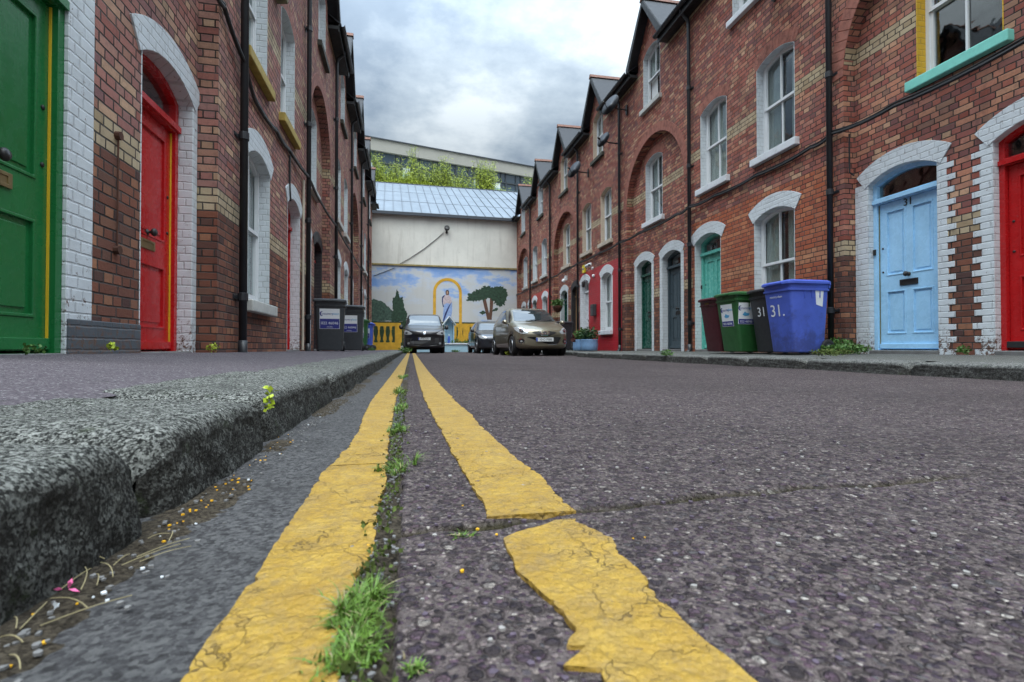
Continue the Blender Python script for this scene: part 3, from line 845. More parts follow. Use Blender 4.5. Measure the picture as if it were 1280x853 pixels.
# the joint that crosses the road where the right hand line breaks
CR = [ground_at(560, 668), ground_at(640, 656), ground_at(712, 643), ground_at(820, 631), ground_at(910, 621), ground_at(1000, 610), ground_at(1100, 606), ground_at(1210, 596), (1.6, 1.02), (2.4, 1.2)]
CR = sorted(CR)
def crack_y(x):
    xs = [p[0] for p in CR]; ys = [p[1] for p in CR]
    return float(np.interp(x, xs, ys))

def build_road():
    xs = [GX - .022, GX - .017, GX - .012, GX - .008, GX - .004, GX]; st = .0048
    while xs[-1] < 5.1:
        xs.append(xs[-1] + st)
        if xs[-1] > .55: st *= 1.035
    ys = [.12]
    while ys[-1] < 31: ys.append(ys[-1] + max(.0035, (ys[-1] - .0) * .0085))
    ys = [-6., -2., -.5, 0.] + ys
    nx, ny = len(xs), len(ys)
    X, Y = np.meshgrid(np.array(xs), np.array(ys), indexing='ij')
    Z = np.zeros_like(X); C = np.zeros_like(X)
    near = 3.5
    for i, x in enumerate(xs):
        cy = crack_y(x); wgt = 1.0 if x < .75 else max(0, 1 - (x - .75) / .35)
        for j, y in enumerate(ys):
            z = .004 + .006 * noise.noise(Vector((x * 1.1, y * 1.1, 3.)))
            if y < near:
                z += .0022 * fbm(x, y, 14., 3, 2.)
            if -.5 < y < 2.2:
                d = abs(y - cy + .012 * fbm(x, 0, 9., 2, 5.)); wd = .015 + .009 * noise.noise(Vector((x * 13, .5, 9.)))
                if d < .04:
                    q = max(0, 1 - d / max(.003, wd)) * wgt * min(1., max(0., .95 + 1.5 * noise.noise(Vector((x * 7.7, 2.2, 1.)))))
                    z -= .010 * min(1, q * 1.6); C[i, j] = min(1, q * 1.8)
            if x < GX + .03:                               # ragged broken edge
                e = GX + .006 - .010 * min(1, max(0, (y - .7) / .6)) + .010 * fbm(0, y, 12., 3, 4.)
                if x < e: z -= .010; C[i, j] = max(C[i, j], .85)
            Z[i, j] = z
    # keep level under the lines
    V = np.stack([X, Y, Z], -1).reshape(-1, 3)
    idx = np.arange(nx * ny).reshape(nx, ny)
    F = np.stack([idx[:-1, :-1], idx[1:, :-1], idx[1:, 1:], idx[:-1, 1:]], -1).reshape(-1, 4)
    me = bpy.data.meshes.new('road'); me.from_pydata(V.tolist(), [], F.tolist()); me.update()
    a = me.attributes.new('crack', 'FLOAT', 'POINT'); a.data.foreach_set('value', C.reshape(-1))
    me.materials.append(MATS['road_aggregate']); me.shade_smooth()
    o = bpy.data.objects.new('road', me); COL.objects.link(o); o['kind'] = 'structure'
build_road()

def grid_sheet(name, xs, ys, zf, mat, kind='structure'):
    V = []; nx, ny = len(xs), len(ys)
    for x in xs:
        for y in ys: V.append((x, y, zf(x, y)))
    F = [(i * ny + j, (i + 1) * ny + j, (i + 1) * ny + j + 1, i * ny + j + 1) for i in range(nx - 1) for j in range(ny - 1)]
    me = bpy.data.meshes.new(name); me.from_pydata(V, [], F); me.update(); me.materials.append(MATS[mat]); me.shade_smooth()
    o = bpy.data.objects.new(name, me); COL.objects.link(o); o['kind'] = kind; return o
def logs(a, b, r, m):
    ys = [a]
    while ys[-1] < b: ys.append(ys[-1] + max(m, abs(ys[-1]) * r))
    return ys
plain('earth', (.06, .055, .05), .95)
g = MB(); g.add([(-600, -600, -.3), (600, -600, -.3), (600, 600, -.3), (-600, 600, -.3)], [(0, 1, 2, 3)]); g.build('ground', 'earth', recalc=False, kind='structure')
gy = [-6, -1, 0] + logs(.15, 31, .02, .006)
def gutter_z(x, y):
    z = .001 + .004 * noise.noise(Vector((x * 2, y * 2, 7.))) + (.0016 * fbm(x, y, 22., 3, 8.) if y < 3 else 0)
    if x < -.315: z += .0
    for jy in (1.06, 2.35, 3.7, 5.1, 6.6):                 # joints between the channel slabs
        d = abs(y - jy - .02 * x)
        if d < .008: z -= .006
    return z
grid_sheet('gutter_channel', [-.46, -.40] + [-.36 + .0075 * i for i in range(44)] + [-.028], gy, gutter_z, 'gutter_concrete')
# soil caught in the joint between channel and tarmac, and along the foot of the kerb
def soil(name, x0, x1, hgt, y0, y1, seed):
    xs = [x0 + (x1 - x0) * i / 10 for i in range(11)]; ys = logs(y0, y1, .012, .006)
    def zf(x, y):
        q = math.sin(math.pi * (x - x0) / (x1 - x0)); c = .5 + .9 * fbm(seed, y, 3.2, 2, seed)
        return -.004 + hgt * max(0, q) * max(0, min(1, c)) + .003 * fbm(x, y, 50., 2, seed)
    grid_sheet(name, xs, ys, zf, 'dirt', 'structure')
soil('soil_in_the_joint', -.070, -.006, .0115, .2, 9., 3.)
soil('soil_along_the_kerb', -.375, -.262, .013, .2, 9., 6.)

# yellow lines: solid thermoplastic, a few millimetres thick, broken edges
def ribbon(left, right, y0, y1, name, label, ragL, ragR, seed, th=.0022):
    """left/right: functions y -> x of the edges"""
    ys = logs(y0, y1, .008, .0028); n = 14
    V = []; F = []
    for k, y in enumerate(ys):
        f = min(1, max(.2, 1.4 - y * .12))
        xl = left(y) + (ragL * (fbm(seed, y, 16., 5, seed) + 3. * max(0, fbm(seed, y, 48., 3, seed + 9) - .10))) * f; xr = right(y) + (ragR * (fbm(seed + 5, y, 17., 5, seed + 3) - 3. * max(0, fbm(seed, y, 52., 3, seed + 19) - .10))) * f
        for i in range(n + 1):
            x = xl + (xr - xl) * i / n
            V.append((x, y, .0075 + th * .35 + .006 * noise.noise(Vector((x * 1.1, y * 1.1, 3.))) * (1 if x > GX else 0) + .0009 * fbm(x, y, 20., 3, 1.)))
    rows = len(ys); top = len(V)
    V += [(x, y, -.004) for x, y, z in V]
    for k in range(rows - 1):
        for i in range(n):
            a = k * (n + 1) + i; F.append((a, a + 1, a + n + 2, a + n + 1))
        a = k * (n + 1); F.append((a, a + n + 1, a + n + 1 + top, a + top)); a += n; F.append((a + n + 1, a, a + top, a + n + 1 + top))
    for i in range(n): F.append((i + 1, i, i + top, i + 1 + top)); a = (rows - 1) * (n + 1) + i; F.append((a, a + 1, a + 1 + top, a + top))
    me = bpy.data.meshes.new(name); me.from_pydata(V, [], F); me.update(); me.materials.append(MATS['yellow_line'])
    o = bpy.data.objects.new(name, me); COL.objects.link(o); o['kind'] = 'structure'
    return o
def spl(pts):
    g_ = sorted([ground_at(*p)[::-1] for p in pts]); ys = [q[0] for q in g_]; xs = [q[1] for q in g_]
    return lambda y: float(np.interp(y, ys, xs))
EL = dict(fn=None)
rr_left2 = spl([(745, 853), (702, 848), (705, 822), (735, 820), (722, 800), (690, 765), (666, 745), (645, 722), (634, 700), (630, 683), (655, 672), (690, 662)])
rr_right2 = spl([(925, 853), (860, 795), (815, 752), (795, 722), (767, 697), (762, 682), (735, 668), (720, 660)])
rr_left1 = spl([(608, 658), (606, 640), (590, 612), (577, 590), (566, 571), (553, 545), (540, 520), (528.7, 497), (519, 470), (513, 455)])
rr_right1 = spl([(709, 636), (690, 618), (676, 600), (660, 588), (632, 566), (622, 555), (600, 536), (590, 522), (576, 510), (561, 494), (540, 473), (521, 455)])
ll_right = spl([(425, 853), (420, 820), (426, 790), (434, 757), (445, 735), (462, 708), (470, 690), (469, 673), (472, 648), (480, 625), (482, 612), (484, 580), (487, 549), (494, 510), (498, 485), (503, 458)])
ll_left = spl([(236, 853), (285, 778), (325, 725), (350, 680), (380, 635), (400, 600), (417, 583), (437, 560), (447, 546), (455, 522), (462, 508), (478, 480), (494, 456)])
yb = crack_y(.15)
ribbon(rr_left2, rr_right2, .26, yb - .028, 'yellow_line', '', .004, .004, 2.)
for (ya, y2, sd) in ((yb + .008, 2.05, 11.), (2.058, 3.6, 12.), (3.61, 30., 13.)):
    ribbon(lambda y: rr_left1(y) if y < 2.4 else rr_left1(2.4) + (.050 - rr_left1(2.4)) * min(1, (y - 2.4) / 3), lambda y: rr_right1(y) if y < 2.4 else rr_right1(2.4) + (.165 - rr_right1(2.4)) * min(1, (y - 2.4) / 3), ya, y2, 'yellow_line', '', .0045, .005, sd)
for (ya, y2, sd) in ((.24, 1.055, 21.), (1.064, 1.60, 22.), (1.608, 2.345, 23.), (2.352, 3.69, 24.), (3.70, 30., 25.)):
    ribbon(lambda y: ll_left(y) if y < 2.4 else ll_left(2.4) + (-.165 - ll_left(2.4)) * min(1, (y - 2.4) / 2), lambda y: ll_right(y) if y < 2.4 else ll_right(2.4) + (-.060 - ll_right(2.4)) * min(1, (y - 2.4) / 2), ya, y2, 'yellow_line', '', .0035, .0045, sd)

# kerbs: a row of worn stones with rounded shoulders and open joints
def kerb_stones(name, mat, xf, joints, sgn, height, width, seed, res, noise_amp, wallz):
    """xf(y) foot of the kerb; sgn -1: the stone lies towards -x"""
    V = []; F = []
    prof = []
    h = height
    for t_ in np.linspace(0, 1, 12): prof.append((.018 * t_, -.02 + (h - .018) * t_))                 # upright face, slight batter
    r = .038
    for t_ in np.linspace(.12, 1, 8): a = t_ * math.pi / 2; prof.append((.018 + r * (1 - math.cos(a)), (h - .038) + r * math.sin(a)))
    for t_ in np.linspace(.08, 1, 16): prof.append((.018 + r + (width - r - .018) * t_, h + .012 * t_))
    prof.append((width + .004, h - .05))
    m = len(prof)
    for q, (ya, yb_) in enumerate(zip(joints[:-1], joints[1:])):
        dz = random.uniform(-.005, .006); dx = random.uniform(-.006, .007)
        n = max(6, int((yb_ - ya) / res(ya))); k0 = len(V)
        for i in range(n + 1):
            t_ = i / n; y = ya + (yb_ - ya) * t_
            e = min(t_, 1 - t_) * (yb_ - ya)
            rd = max(0, 1 - e / .11); drop = .052 * rd ** 2.6; back = .036 * rd ** 2.6
            gap = .012; drop *= (1.5 if q in (1, 2) else 1)
            yy = min(max(y, ya + gap), yb_ - gap)
            for j, (px, pz) in enumerate(prof):
                na = noise_amp * fbm(px * 1. + q * 3.1, yy + pz, 9., 4, seed + q) + noise_amp * .5 * fbm(px + pz, yy, 42., 3, seed)
                top = 1 if j > 12 else .55
                x = xf(yy) + sgn * (px + dx + (back if j < 22 else 0) + na * .8 * (1 if j < m - 2 else 0))
                z = pz + dz * (1 if j > 3 else 0) - drop * top * (1 if j > 2 else 0) + na * (.6 if j > 10 else .2)
                V.append((x, yy, z))
        for i in range(n):
            for j in range(m - 1):
                a = k0 + i * m + j; F.append((a, a + 1, a + m + 1, a + m))
        F.append(tuple(k0 + j for j in range(m))); F.append(tuple(k0 + n * m + j for j in range(m)))
    me = bpy.data.meshes.new(name); me.from_pydata(V, [], F)
    bm = bmesh.new(); bm.from_mesh(me); bmesh.ops.recalc_face_normals(bm, faces=bm.faces); bm.to_mesh(me); bm.free()
    me.materials.append(MATS[mat]); me.shade_smooth()
    o = bpy.data.objects.new(name, me); COL.objects.link(o); o['kind'] = 'structure'
JL = [-1.6, -.35, .80, 1.36, 2.50, 3.35, 4.3, 5.2, 6.2, 7.1, 8.1, 9.0, 10.1, 11.0, 12.1, 13.1, 14.1, 15.2, 16.2, 17.3, 18.4, 19.5, 20.6, 21.8, 23, 24.2, 25.5, 26.8, 28.1, 29.5]
kerb_stones('kerb', 'kerb_stone', lambda y: -.335, JL, -1, .120, .40, 3., lambda y: max(.006, abs(y) * .012), .0085, None)
def kx(y):
    t_ = min(1, max(0, (y - 12.6) / 1.4)); return 4.2 + .62 * t_ * t_ * (3 - 2 * t_)
JR = [-1.5, .2, 1.5, 2.7, 3.7, 4.9, 5.9, 6.8, 7.9, 8.8, 9.9, 10.9, 12., 13., 14., 15., 16.2, 17.5, 18.8, 20, 21.5, 23, 24.5, 26, 27.5, 29.5]
kerb_stones('kerb', 'kerb_stone_far', kx, JR, 1, .118, .30, 9., lambda y: .06, .007, None)
# pavements
def lwall(y): return -1.80 - math.tan(R(.62)) * y
def pavez(x, y):
    t_ = min(1, max(0, (-.70 - x) / 1.1)); zw = .214 - .0035 * max(0, y)
    return .128 + (zw - .128) * t_ - max(0, x + .735) * .12 + .003 * noise.noise(Vector((x * 2, y * 2, 0))) + (.0012 * fbm(x, y, 15., 3) if y < 5 else 0)
grid_sheet('pavement', [-2.75, -2.3] + [-2.0 + .05 * i for i in range(26)] + [-.72, -.70], [-6, -2, 0] + logs(.4, 31, .02, .03), pavez, 'pavement_tar')
def pavezr(x, y): return .122 + .012 * min(1, max(0, (x - kx(y) - .3) / 1.6)) * 3 + .004 * noise.noise(Vector((x * 1.5, y * 1.5, 5.)))
xs_ = [0, .25, .5, .8, 1.1, 1.4, 1.7, 2.0, 2.4, 2.9]
V = []; F = []; ys_ = [-6, -2, 0] + [.5 * i for i in range(1, 63)]
for i, q in enumerate(xs_):
    for y in ys_: x = kx(y) + .298 + q * (1 if q < 1.5 else 1); V.append((x, y, pavezr(x, y)))
ny = len(ys_)
F = [(i * ny + j, (i + 1) * ny + j, (i + 1) * ny + j + 1, i * ny + j + 1) for i in range(len(xs_) - 1) for j in range(ny - 1)]
me = bpy.data.meshes.new('pavement'); me.from_pydata(V, [], F); me.materials.append(MATS['pavement_concrete']); me.shade_smooth()
o = bpy.data.objects.new('pavement', me); COL.objects.link(o); o['kind'] = 'structure'
# ---------------------------------------------------------------- the building across the end of the street, with the mural
WR = R(2.4)
wall_o = Vector((-2.2, 29.4, 0))
def PW(px, py):
    """pixel of the measured photograph -> (along the end wall, height above the road)"""
    c, s = math.cos(YAW), math.sin(YAW); a = (px - 640) / 640
    d = Vector((a * c + s, -a * s + c))                    # ground direction for unit depth
    wd = Vector((math.cos(WR), math.sin(WR)))
    o2 = Vector((wall_o.x, wall_o.y))
    # t*d = o + k*wd
    det = d.x * (-wd.y) + wd.x * d.y
    t_ = (o2.x * (-wd.y) + wd.x * o2.y) / det
    k = (d * t_ - o2).dot(wd)
    return (k, E + (435 - py) * t_ / 640)

def render_mat():
    m, t, b = newmat('cream_render'); pos, P = wpos(t)
    c = vary(t, pos, (.70, .69, .63), .12, .8)
    st = t.new('ShaderNodeVectorMath', operation='MULTIPLY'); t.put(st.inputs[0], pos); st.inputs[1].default_value = (3.2, 3.2, .28)
    s_ = t.noise(st.outputs[0], 1., 6, .7)
    c = t.mix(t.mapr(s_, .52, .72, 0, .45), c, (.34, .32, .27))
    c = t.mix(t.mapr(t.noise(pos, 5., 6, .75), .6, .75, 0, .3), c, (.2, .19, .16))
    t.put(b.inputs['Base Color'], c); b.inputs['Roughness'].default_value = .85
    t.put(b.inputs['Normal'], t.bump(t.noise(pos, 30., 4), .4, .004))
    # painted sky of the mural
    m, t, b = newmat('mural_sky'); pos, P = wpos(t)
    st = t.new('ShaderNodeVectorMath', operation='MULTIPLY'); t.put(st.inputs[0], pos); st.inputs[1].default_value = (.55, .55, 1.1)
    n = t.noise(st.outputs[0], 1.05, 6, .62)
    hgt = t.mapr(P[2], 2.4, 4.9, -.13, .13)
    f = t.math('ADD', n, hgt)
    c = t.ramp(f, [(.42, (.56, .57, .56)), (.52, (.55, .60, .66)), (.57, (.33, .47, .74)), (.68, (.20, .36, .70))])
    c = t.mix(t.mapr(t.noise(pos, 14., 6, .8), .55, .75, 0, .3), c, (.45, .45, .43))
    s_ = t.new('ShaderNodeVectorMath', operation='MULTIPLY'); t.put(s_.inputs[0], pos); s_.inputs[1].default_value = (4., 4., .3)
    c = t.mix(t.mapr(t.noise(s_.outputs[0], 1., 5, .7), .55, .75, 0, .22), c, (.32, .32, .31))
    t.put(b.inputs['Base Color'], c); b.inputs['Roughness'].default_value = .8
render_mat()
def metal_mat():
    m, t, b = newmat('roof_metal'); pos, P = wpos(t)
    n = t.new('ShaderNodeTexWhiteNoise', noise_dimensions='2D')
    c = vary(t, pos, (.17, .205, .245), .2, 1.2)
    t.put(b.inputs['Base Color'], c); b.inputs['Roughness'].default_value = .6
metal_mat()
plain('seam', (.11, .13, .16), .5); plain('coping', (.06, .07, .085), .5); plain('ledge', (.30, .24, .10), .8, amt=.4, dirt=.5)
endb = empty('mural_building', wall_o, WR, label='rendered building across the end of the street with a painted mural and metal roof', category='building')
HE = 7.63 + E
m = MB(); m.box(-3.0, 12.5, 0, 8.2, -.3, HE); m.build('wall', 'cream_render', endb)
m = MB(); m.box(-1.0, 9.6, -.07, -.002, 4.86, 4.96); m.build('ledge', 'ledge', endb, bevel=.01)
rh = 11.9 + E
m = MB(); m.add([(-3.1, -.18, HE - .02), (12.6, -.18, HE - .02), (12.6, 8.4, rh), (-3.1, 8.4, rh), (-3.1, -.18, HE - .12), (12.6, -.18, HE - .12), (12.6, 8.4, rh - .1), (-3.1, 8.4, rh - .1)],
    [(0, 1, 2, 3), (7, 6, 5, 4), (0, 4, 5, 1), (1, 5, 6, 2), (2, 6, 7, 3), (3, 7, 4, 0)])
roof = m.build('roof', 'roof_metal', endb)
m = MB(); x = -3.0; sl = (rh - HE) / 8.58
while x < 12.6:
    m.add([(x - .016, -.18, HE - .02), (x + .016, -.18, HE - .02), (x + .016, 8.4, rh), (x - .016, 8.4, rh), (x - .016, -.18, HE + .03), (x + .016, -.18, HE + .03), (x + .016, 8.4, rh + .05), (x - .016, 8.4, rh + .05)],
          [(4, 5, 6, 7), (0, 4, 7, 3), (1, 2, 6, 5), (0, 1, 5, 4)]); x += .525
for yy in (2.6, 5.4):
    z = HE + (yy + .18) * sl
    m.box(-3.0, 12.5, yy, yy + .006, z - .03, z + .006)
m.build('roof_seams', 'seam', roof, kind='stuff')
m = MB(); m.box(-3.1, 12.6, -.26, -.185, HE - .18, HE + .0); m.build('gutter', 'coping', endb, bevel=.01)
m = MB(); m.box(-3.1, 12.6, 8.35, 8.6, rh - .1, rh + .05); m.build('ridge_cap', 'coping', endb, bevel=.01)
m = MB(); m.box(-3.1, 12.6, 8.6, 13.5, -.3, rh - .45); m.build('terrace', 'cream_render', endb)
# floodlight and its cable
fk, fz = PW(558, 287)
fl = empty('floodlight', wall_o + Matrix.Rotation(WR, 3, 'Z') @ Vector((fk, 0, fz)), WR, label='small round floodlight on the cream wall above the mural', category='lamp')
m = MB(); m.tube([(0, 0, -.12), (0, -.14, -.12), (0, -.16, 0)], .025, 8); m.box(-.06, .06, -.03, 0, -.22, -.05); m.build('bracket', 'iron', fl)
m = MB(); m.lathe([(.05, 0), (.14, .03), (.16, .10), (.155, .13), (.0, .13)], 18, T(0, -.14, .02) @ RX(R(75))); m.build('lamp_head', 'iron', fl, smooth=True)
rel_ = lambda L_: [(a - fk, y_, z - fz) for a, y_, z in L_]
m = MB(); pts = [PW(554, 291), PW(545, 299), PW(530, 311), PW(512, 323), PW(498, 331)]; m.tube(rel_([(a, -.03, z) for a, z in pts]), .018, 6)
pts = [PW(493, 335), PW(480, 340), PW(467, 345)]; m.tube(rel_([(a, -.03, z) for a, z in pts]), .014, 6)
m.build('cable', 'cable_black', fl)
# the mural: paint on the wall, built as thin flat shapes
mu = MB(); mu.box(-.05, 9.4, -.006, -.001, -.2, 4.86); mural = mu.build('mural', 'mural_sky', endb)
def mural_shape(name, px, mat, lvl, recs=None):
    m = MB(); m.slab([PW(*p) for p in px], [], -.006 - .002 * lvl, -.0055); return m.build(name, mat, mural)
plain('mural_gold', (.66, .37, .03), .8, amt=.25, scale=4); plain('mural_gold_dark', (.30, .15, .02), .8, amt=.25)
plain('mural_green', (.035, .075, .045), .85, amt=.6, scale=9); plain('mural_green_pale', (.07, .12, .09), .85, amt=.6, scale=9); plain('mural_hedge', (.03, .06, .025), .85, amt=.5, scale=12)
plain('mural_trunk', (.14, .07, .045), .85, amt=.3); plain('mural_robe', (.30, .42, .70), .8, amt=.3, scale=9); plain('mural_navy', (.03, .045, .16), .8)
plain('mural_gown', (.60, .50, .52), .8, amt=.3, scale=10); plain('mural_skin', (.42, .25, .17), .8); plain('mural_hair', (.07, .04, .03), .8)
plain('mural_shadow', (.05, .05, .05), .8)
def blob(pts, amp, seed, n=8):
    out = []
    for i in range(len(pts)):
        a, b_ = Vector(pts[i]), Vector(pts[(i + 1) % len(pts)])
        for k in range(n):
            t_ = k / n; p = a.lerp(b_, t_); q = noise.noise(Vector((p.x * .55, p.y * .55, seed))) * amp + noise.noise(Vector((p.x * 1.7, p.y * 1.7, seed))) * amp * .5
            nrm = Vector((-(b_ - a).y, (b_ - a).x)).normalized(); p = p + nrm * q; out.append((p.x, p.y))
    return out
mural_shape('painted_hill', blob([(462, 376), (467, 374), (478, 377), (490, 388), (497, 401), (463, 402)], .8, 1), 'mural_green_pale', 1)
mural_shape('painted_cypress', blob([(489, 402), (491, 388), (490, 373), (494, 371), (496, 361), (500, 373), (503, 371), (505, 384), (509, 392), (508, 402)], 1.6, 2), 'mural_green', 2)
# umbrella tree
mural_shape('painted_tree_trunk', [(609, 400), (604.5, 381), (603, 375), (607, 373), (609.5, 384), (611.5, 392), (612, 386), (612.5, 370), (617, 370), (616, 385), (614.5, 400)], 'mural_trunk', 1)
for i, b_ in enumerate(([(583, 376), (585, 368), (594, 364), (601, 361), (604, 357), (616, 359), (626, 358), (634, 363), (634, 372), (631, 380), (625, 384), (618, 379), (613, 373), (604, 375), (596, 377)],
                        [(599, 391), (604, 388), (608, 391), (603, 394)], [(615, 388), (622, 384), (622, 388), (616, 390)])):
    mural_shape('painted_tree_crown', blob(b_, 2.6 if i == 0 else 1., 5 + i, 10), 'mural_green', 2)
# gold arch
def archpx():
    a0, a1 = PW(541, 430), PW(577, 425)
    xa, xb = PW(543, 360)[0], PW(575.5, 360)[0]; c = (xa + xb) / 2; r = (xb - xa) / 2; sp = PW(559, 366)[1]; w = .165
    out = [(xb + w / 2, .9), (xb + w / 2, sp)] + [(c + (r + w / 2) * math.cos(math.pi * i / 20), sp + (r + w / 2) * 1.02 * math.sin(math.pi * i / 20)) for i in range(1, 20)] + [(xa - w / 2, sp), (xa - w / 2, .9)]
    inn = [(xa + w / 2, .9), (xa + w / 2, sp)] + [(c - (r - w / 2) * math.cos(math.pi * i / 20), sp + (r - w / 2) * 1.02 * math.sin(math.pi * i / 20)) for i in range(1, 20)] + [(xb - w / 2, sp), (xb - w / 2, .9)]
    return out + inn
AP = archpx()
m = MB(); m.slab(AP, [], -.014, -.0055); m.build('painted_arch', 'mural_gold', mural)
# balustrade
def BX(px): return PW(px, 420)[0]
m = MB(); m.box(BX(464), BX(645), -.009, -.0055, .35, 1.72); m.build('painted_hedge', 'mural_hedge', mural)
for xa, xb, qs in ((464, 501, (498,)), (565, 645, (566.5, 583, 603, 624))):
    m = MB(); m.box(BX(xa), BX(xb), -.012, -.0055, 1.45, 1.64); m.box(BX(xa), BX(xb), -.012, -.0055, -.1, .54)
    for q in qs: m.box(BX(q) - .19, BX(q) + .19, -.013, -.0055, .54, 1.45)
    m.build('painted_balustrade', 'mural_gold', mural)
for q in (466, 473.5, 481, 488.5, 573.5, 577, 591, 597, 610, 616, 632, 638):
    m = MB(); x = BX(q); prof = [(.085, 1.45), (.06, 1.36), (.065, 1.28), (.035, 1.2), (.055, 1.0), (.095, .80), (.09, .68), (.05, .60), (.08, .54)]
    m.slab([(x - a, z) for a, z in prof] + [(x + a, z) for a, z in reversed(prof)], [], -.012, -.0055)
    m.build('painted_baluster', 'mural_gold', mural)
# robed figure
mural_shape('painted_robe', [(553.2, 402), (554, 390), (555, 380), (558, 374), (562, 373), (565, 377), (565.2, 388), (564, 396), (566, 404), (560, 400)], 'mural_robe', 2)
mural_shape('painted_gown', [(553, 372), (555, 369.5), (558, 368.5), (561, 369), (563.5, 372), (565, 378), (563, 380), (558, 379), (555, 381), (553.5, 378)], 'mural_gown', 3)
mural_shape('painted_cloak', [(552.2, 377), (552.4, 371.5), (555, 369), (556, 369.8), (553.6, 373), (553.6, 379), (555, 384), (553.5, 384)], 'mural_navy', 4)
mural_shape('painted_head', [(557.4, 368.8), (556.8, 365), (558, 362.6), (560.4, 362.8), (561.4, 365.5), (560.8, 369)], 'mural_hair', 4)
mural_shape('painted_face', [(558, 368), (557.9, 365), (559, 363.8), (560.2, 365), (560, 368)], 'mural_skin', 5)
mural_shape('painted_fold', [(553.6, 401), (556, 392), (560, 384), (564.6, 377), (560, 388), (556.5, 397), (554.4, 403)], 'mural_navy', 4)

# ---------------------------------------------------------------- planter, shrine, flowers in front of the mural
plain('planter_blue', (.40, .62, .74), .55, amt=.1, dirt=.3); plain('planter_top', (.68, .74, .78), .6, dirt=.3)
pl = empty('planter', wall_o + Matrix.Rotation(WR, 3, 'Z') @ Vector((2.45, -1.15, 0)), WR, label='long pale blue planter wall at the foot of the mural', category='planter')
m = MB(); m.slab([(0, -.1), (5.9, -.1), (5.9, .42), (0, .42)], [], 0, .1); m.slab([(0, -.1), (5.9, -.1), (5.9, .42), (0, .42)], [], .9, 1.0)
m.box(0, .1, .1, .9, -.1, .42); m.box(5.8, 5.9, .1, .9, -.1, .42); m.build('planter_wall', 'planter_blue', pl, bevel=.01)
m = MB(); m.box(-.05, 5.95, -.05, .16, .422, .50); m.build('coping', 'planter_top', pl, bevel=.012)
m = MB(); m.box(.1, 5.8, .1, .9, .2, .38); m.build('soil', 'dirt', pl)
RW = Matrix.Rotation(WR, 3, 'Z')
def on_planter(px, y, z):                                # place by distance along the planter
    k = PW(px, 430)[0]; return wall_o + RW @ Vector((k, y, z))
sh = empty('shrine', on_planter(559.3, -.75, .38), WR, label='small pale blue shrine house with a statuette, standing in the planter', category='shrine')
m = MB(); H = 1.22; w = .27
m.box(-w, -w + .04, -.2, .2, 0, H); m.box(w - .04, w, -.2, .2, 0, H); m.box(-w + .04, w - .04, .16, .2, 0, H)
m.slab([(-w + .04, H - .0), (w - .04, H - .0), (0, H + .34)], [], .16, .2); m.box(-w - .03, w + .03, -.23, .22, -.02, .06)
m.build('case', 'planter_blue', sh, bevel=.006)
m = MB()
for q in (-1, 1):
    m.slab([(0, H + .42), (q * (w + .10), H - .06), (q * (w + .10), H - .11), (0, H + .36)], [], -.26, .22)
m.build('shrine_roof', 'planter_top', sh)
m = MB(); m.lathe([(.085, 0), (.09, .02), (.07, .12), (.075, .25), (.055, .38), (.03, .42)], 14, T(0, 0, .06) @ Matrix.Diagonal((1, .7, 1.1, 1))); st = m.build('statuette', 'label_blue_robe', sh, smooth=True) if 'label_blue_robe' in MATS or plain('label_blue_robe', (.06, .13, .5), .6) else None
m = MB(); m.lathe([(.0, -.04), (.03, -.03), (.038, 0), (.03, .035), (0, .045)], 12, T(0, 0, .57)); m.build('head', 'planter_top', st, smooth=True)

# flowers and leafy plants
plain('leaf', (.07, .16, .025), .6, amt=.5, scale=25); plain('leaf_dark', (.03, .085, .02), .6, amt=.5, scale=25); plain('leaf_lime', (.36, .44, .03), .6, amt=.5, scale=12)
plain('leaf_dull', (.10, .14, .05), .6, amt=.5, scale=18)
plain('petal_red', (.55, .01, .015), .5); plain('petal_pink', (.7, .12, .3), .5); plain('petal_white', (.75, .74, .7), .5); plain('petal_yellow', (.8, .42, .01), .5); plain('petal_blue', (.1, .25, .75), .5)
def leaf_cloud(m, c, r, n, size, flat=.6, seed=0, up=.3):
    rs = random.Random(seed)
    for _ in range(n):
        while True:
            p = Vector((rs.uniform(-1, 1), rs.uniform(-1, 1), rs.uniform(-1, 1)))
            if p.length < 1: break
        p = Vector((c[0] + p.x * r[0], c[1] + p.y * r[1], c[2] + p.z * r[2]))
        d = Vector((rs.gauss(0, 1), rs.gauss(0, 1), rs.gauss(up, .8))).normalized(); q = d.orthogonal().normalized(); q = (Matrix.Rotation(rs.uniform(0, 6.3), 3, d) @ q)
        s_ = size * rs.uniform(.6, 1.3); w_ = s_ * flat * .5
        a = p; b_ = p + d * s_; mid = p + d * s_ * .5 + Vector((0, 0, s_ * .08))
        m.add([a, mid + q * w_, b_, mid - q * w_], [(0, 1, 2, 3)])
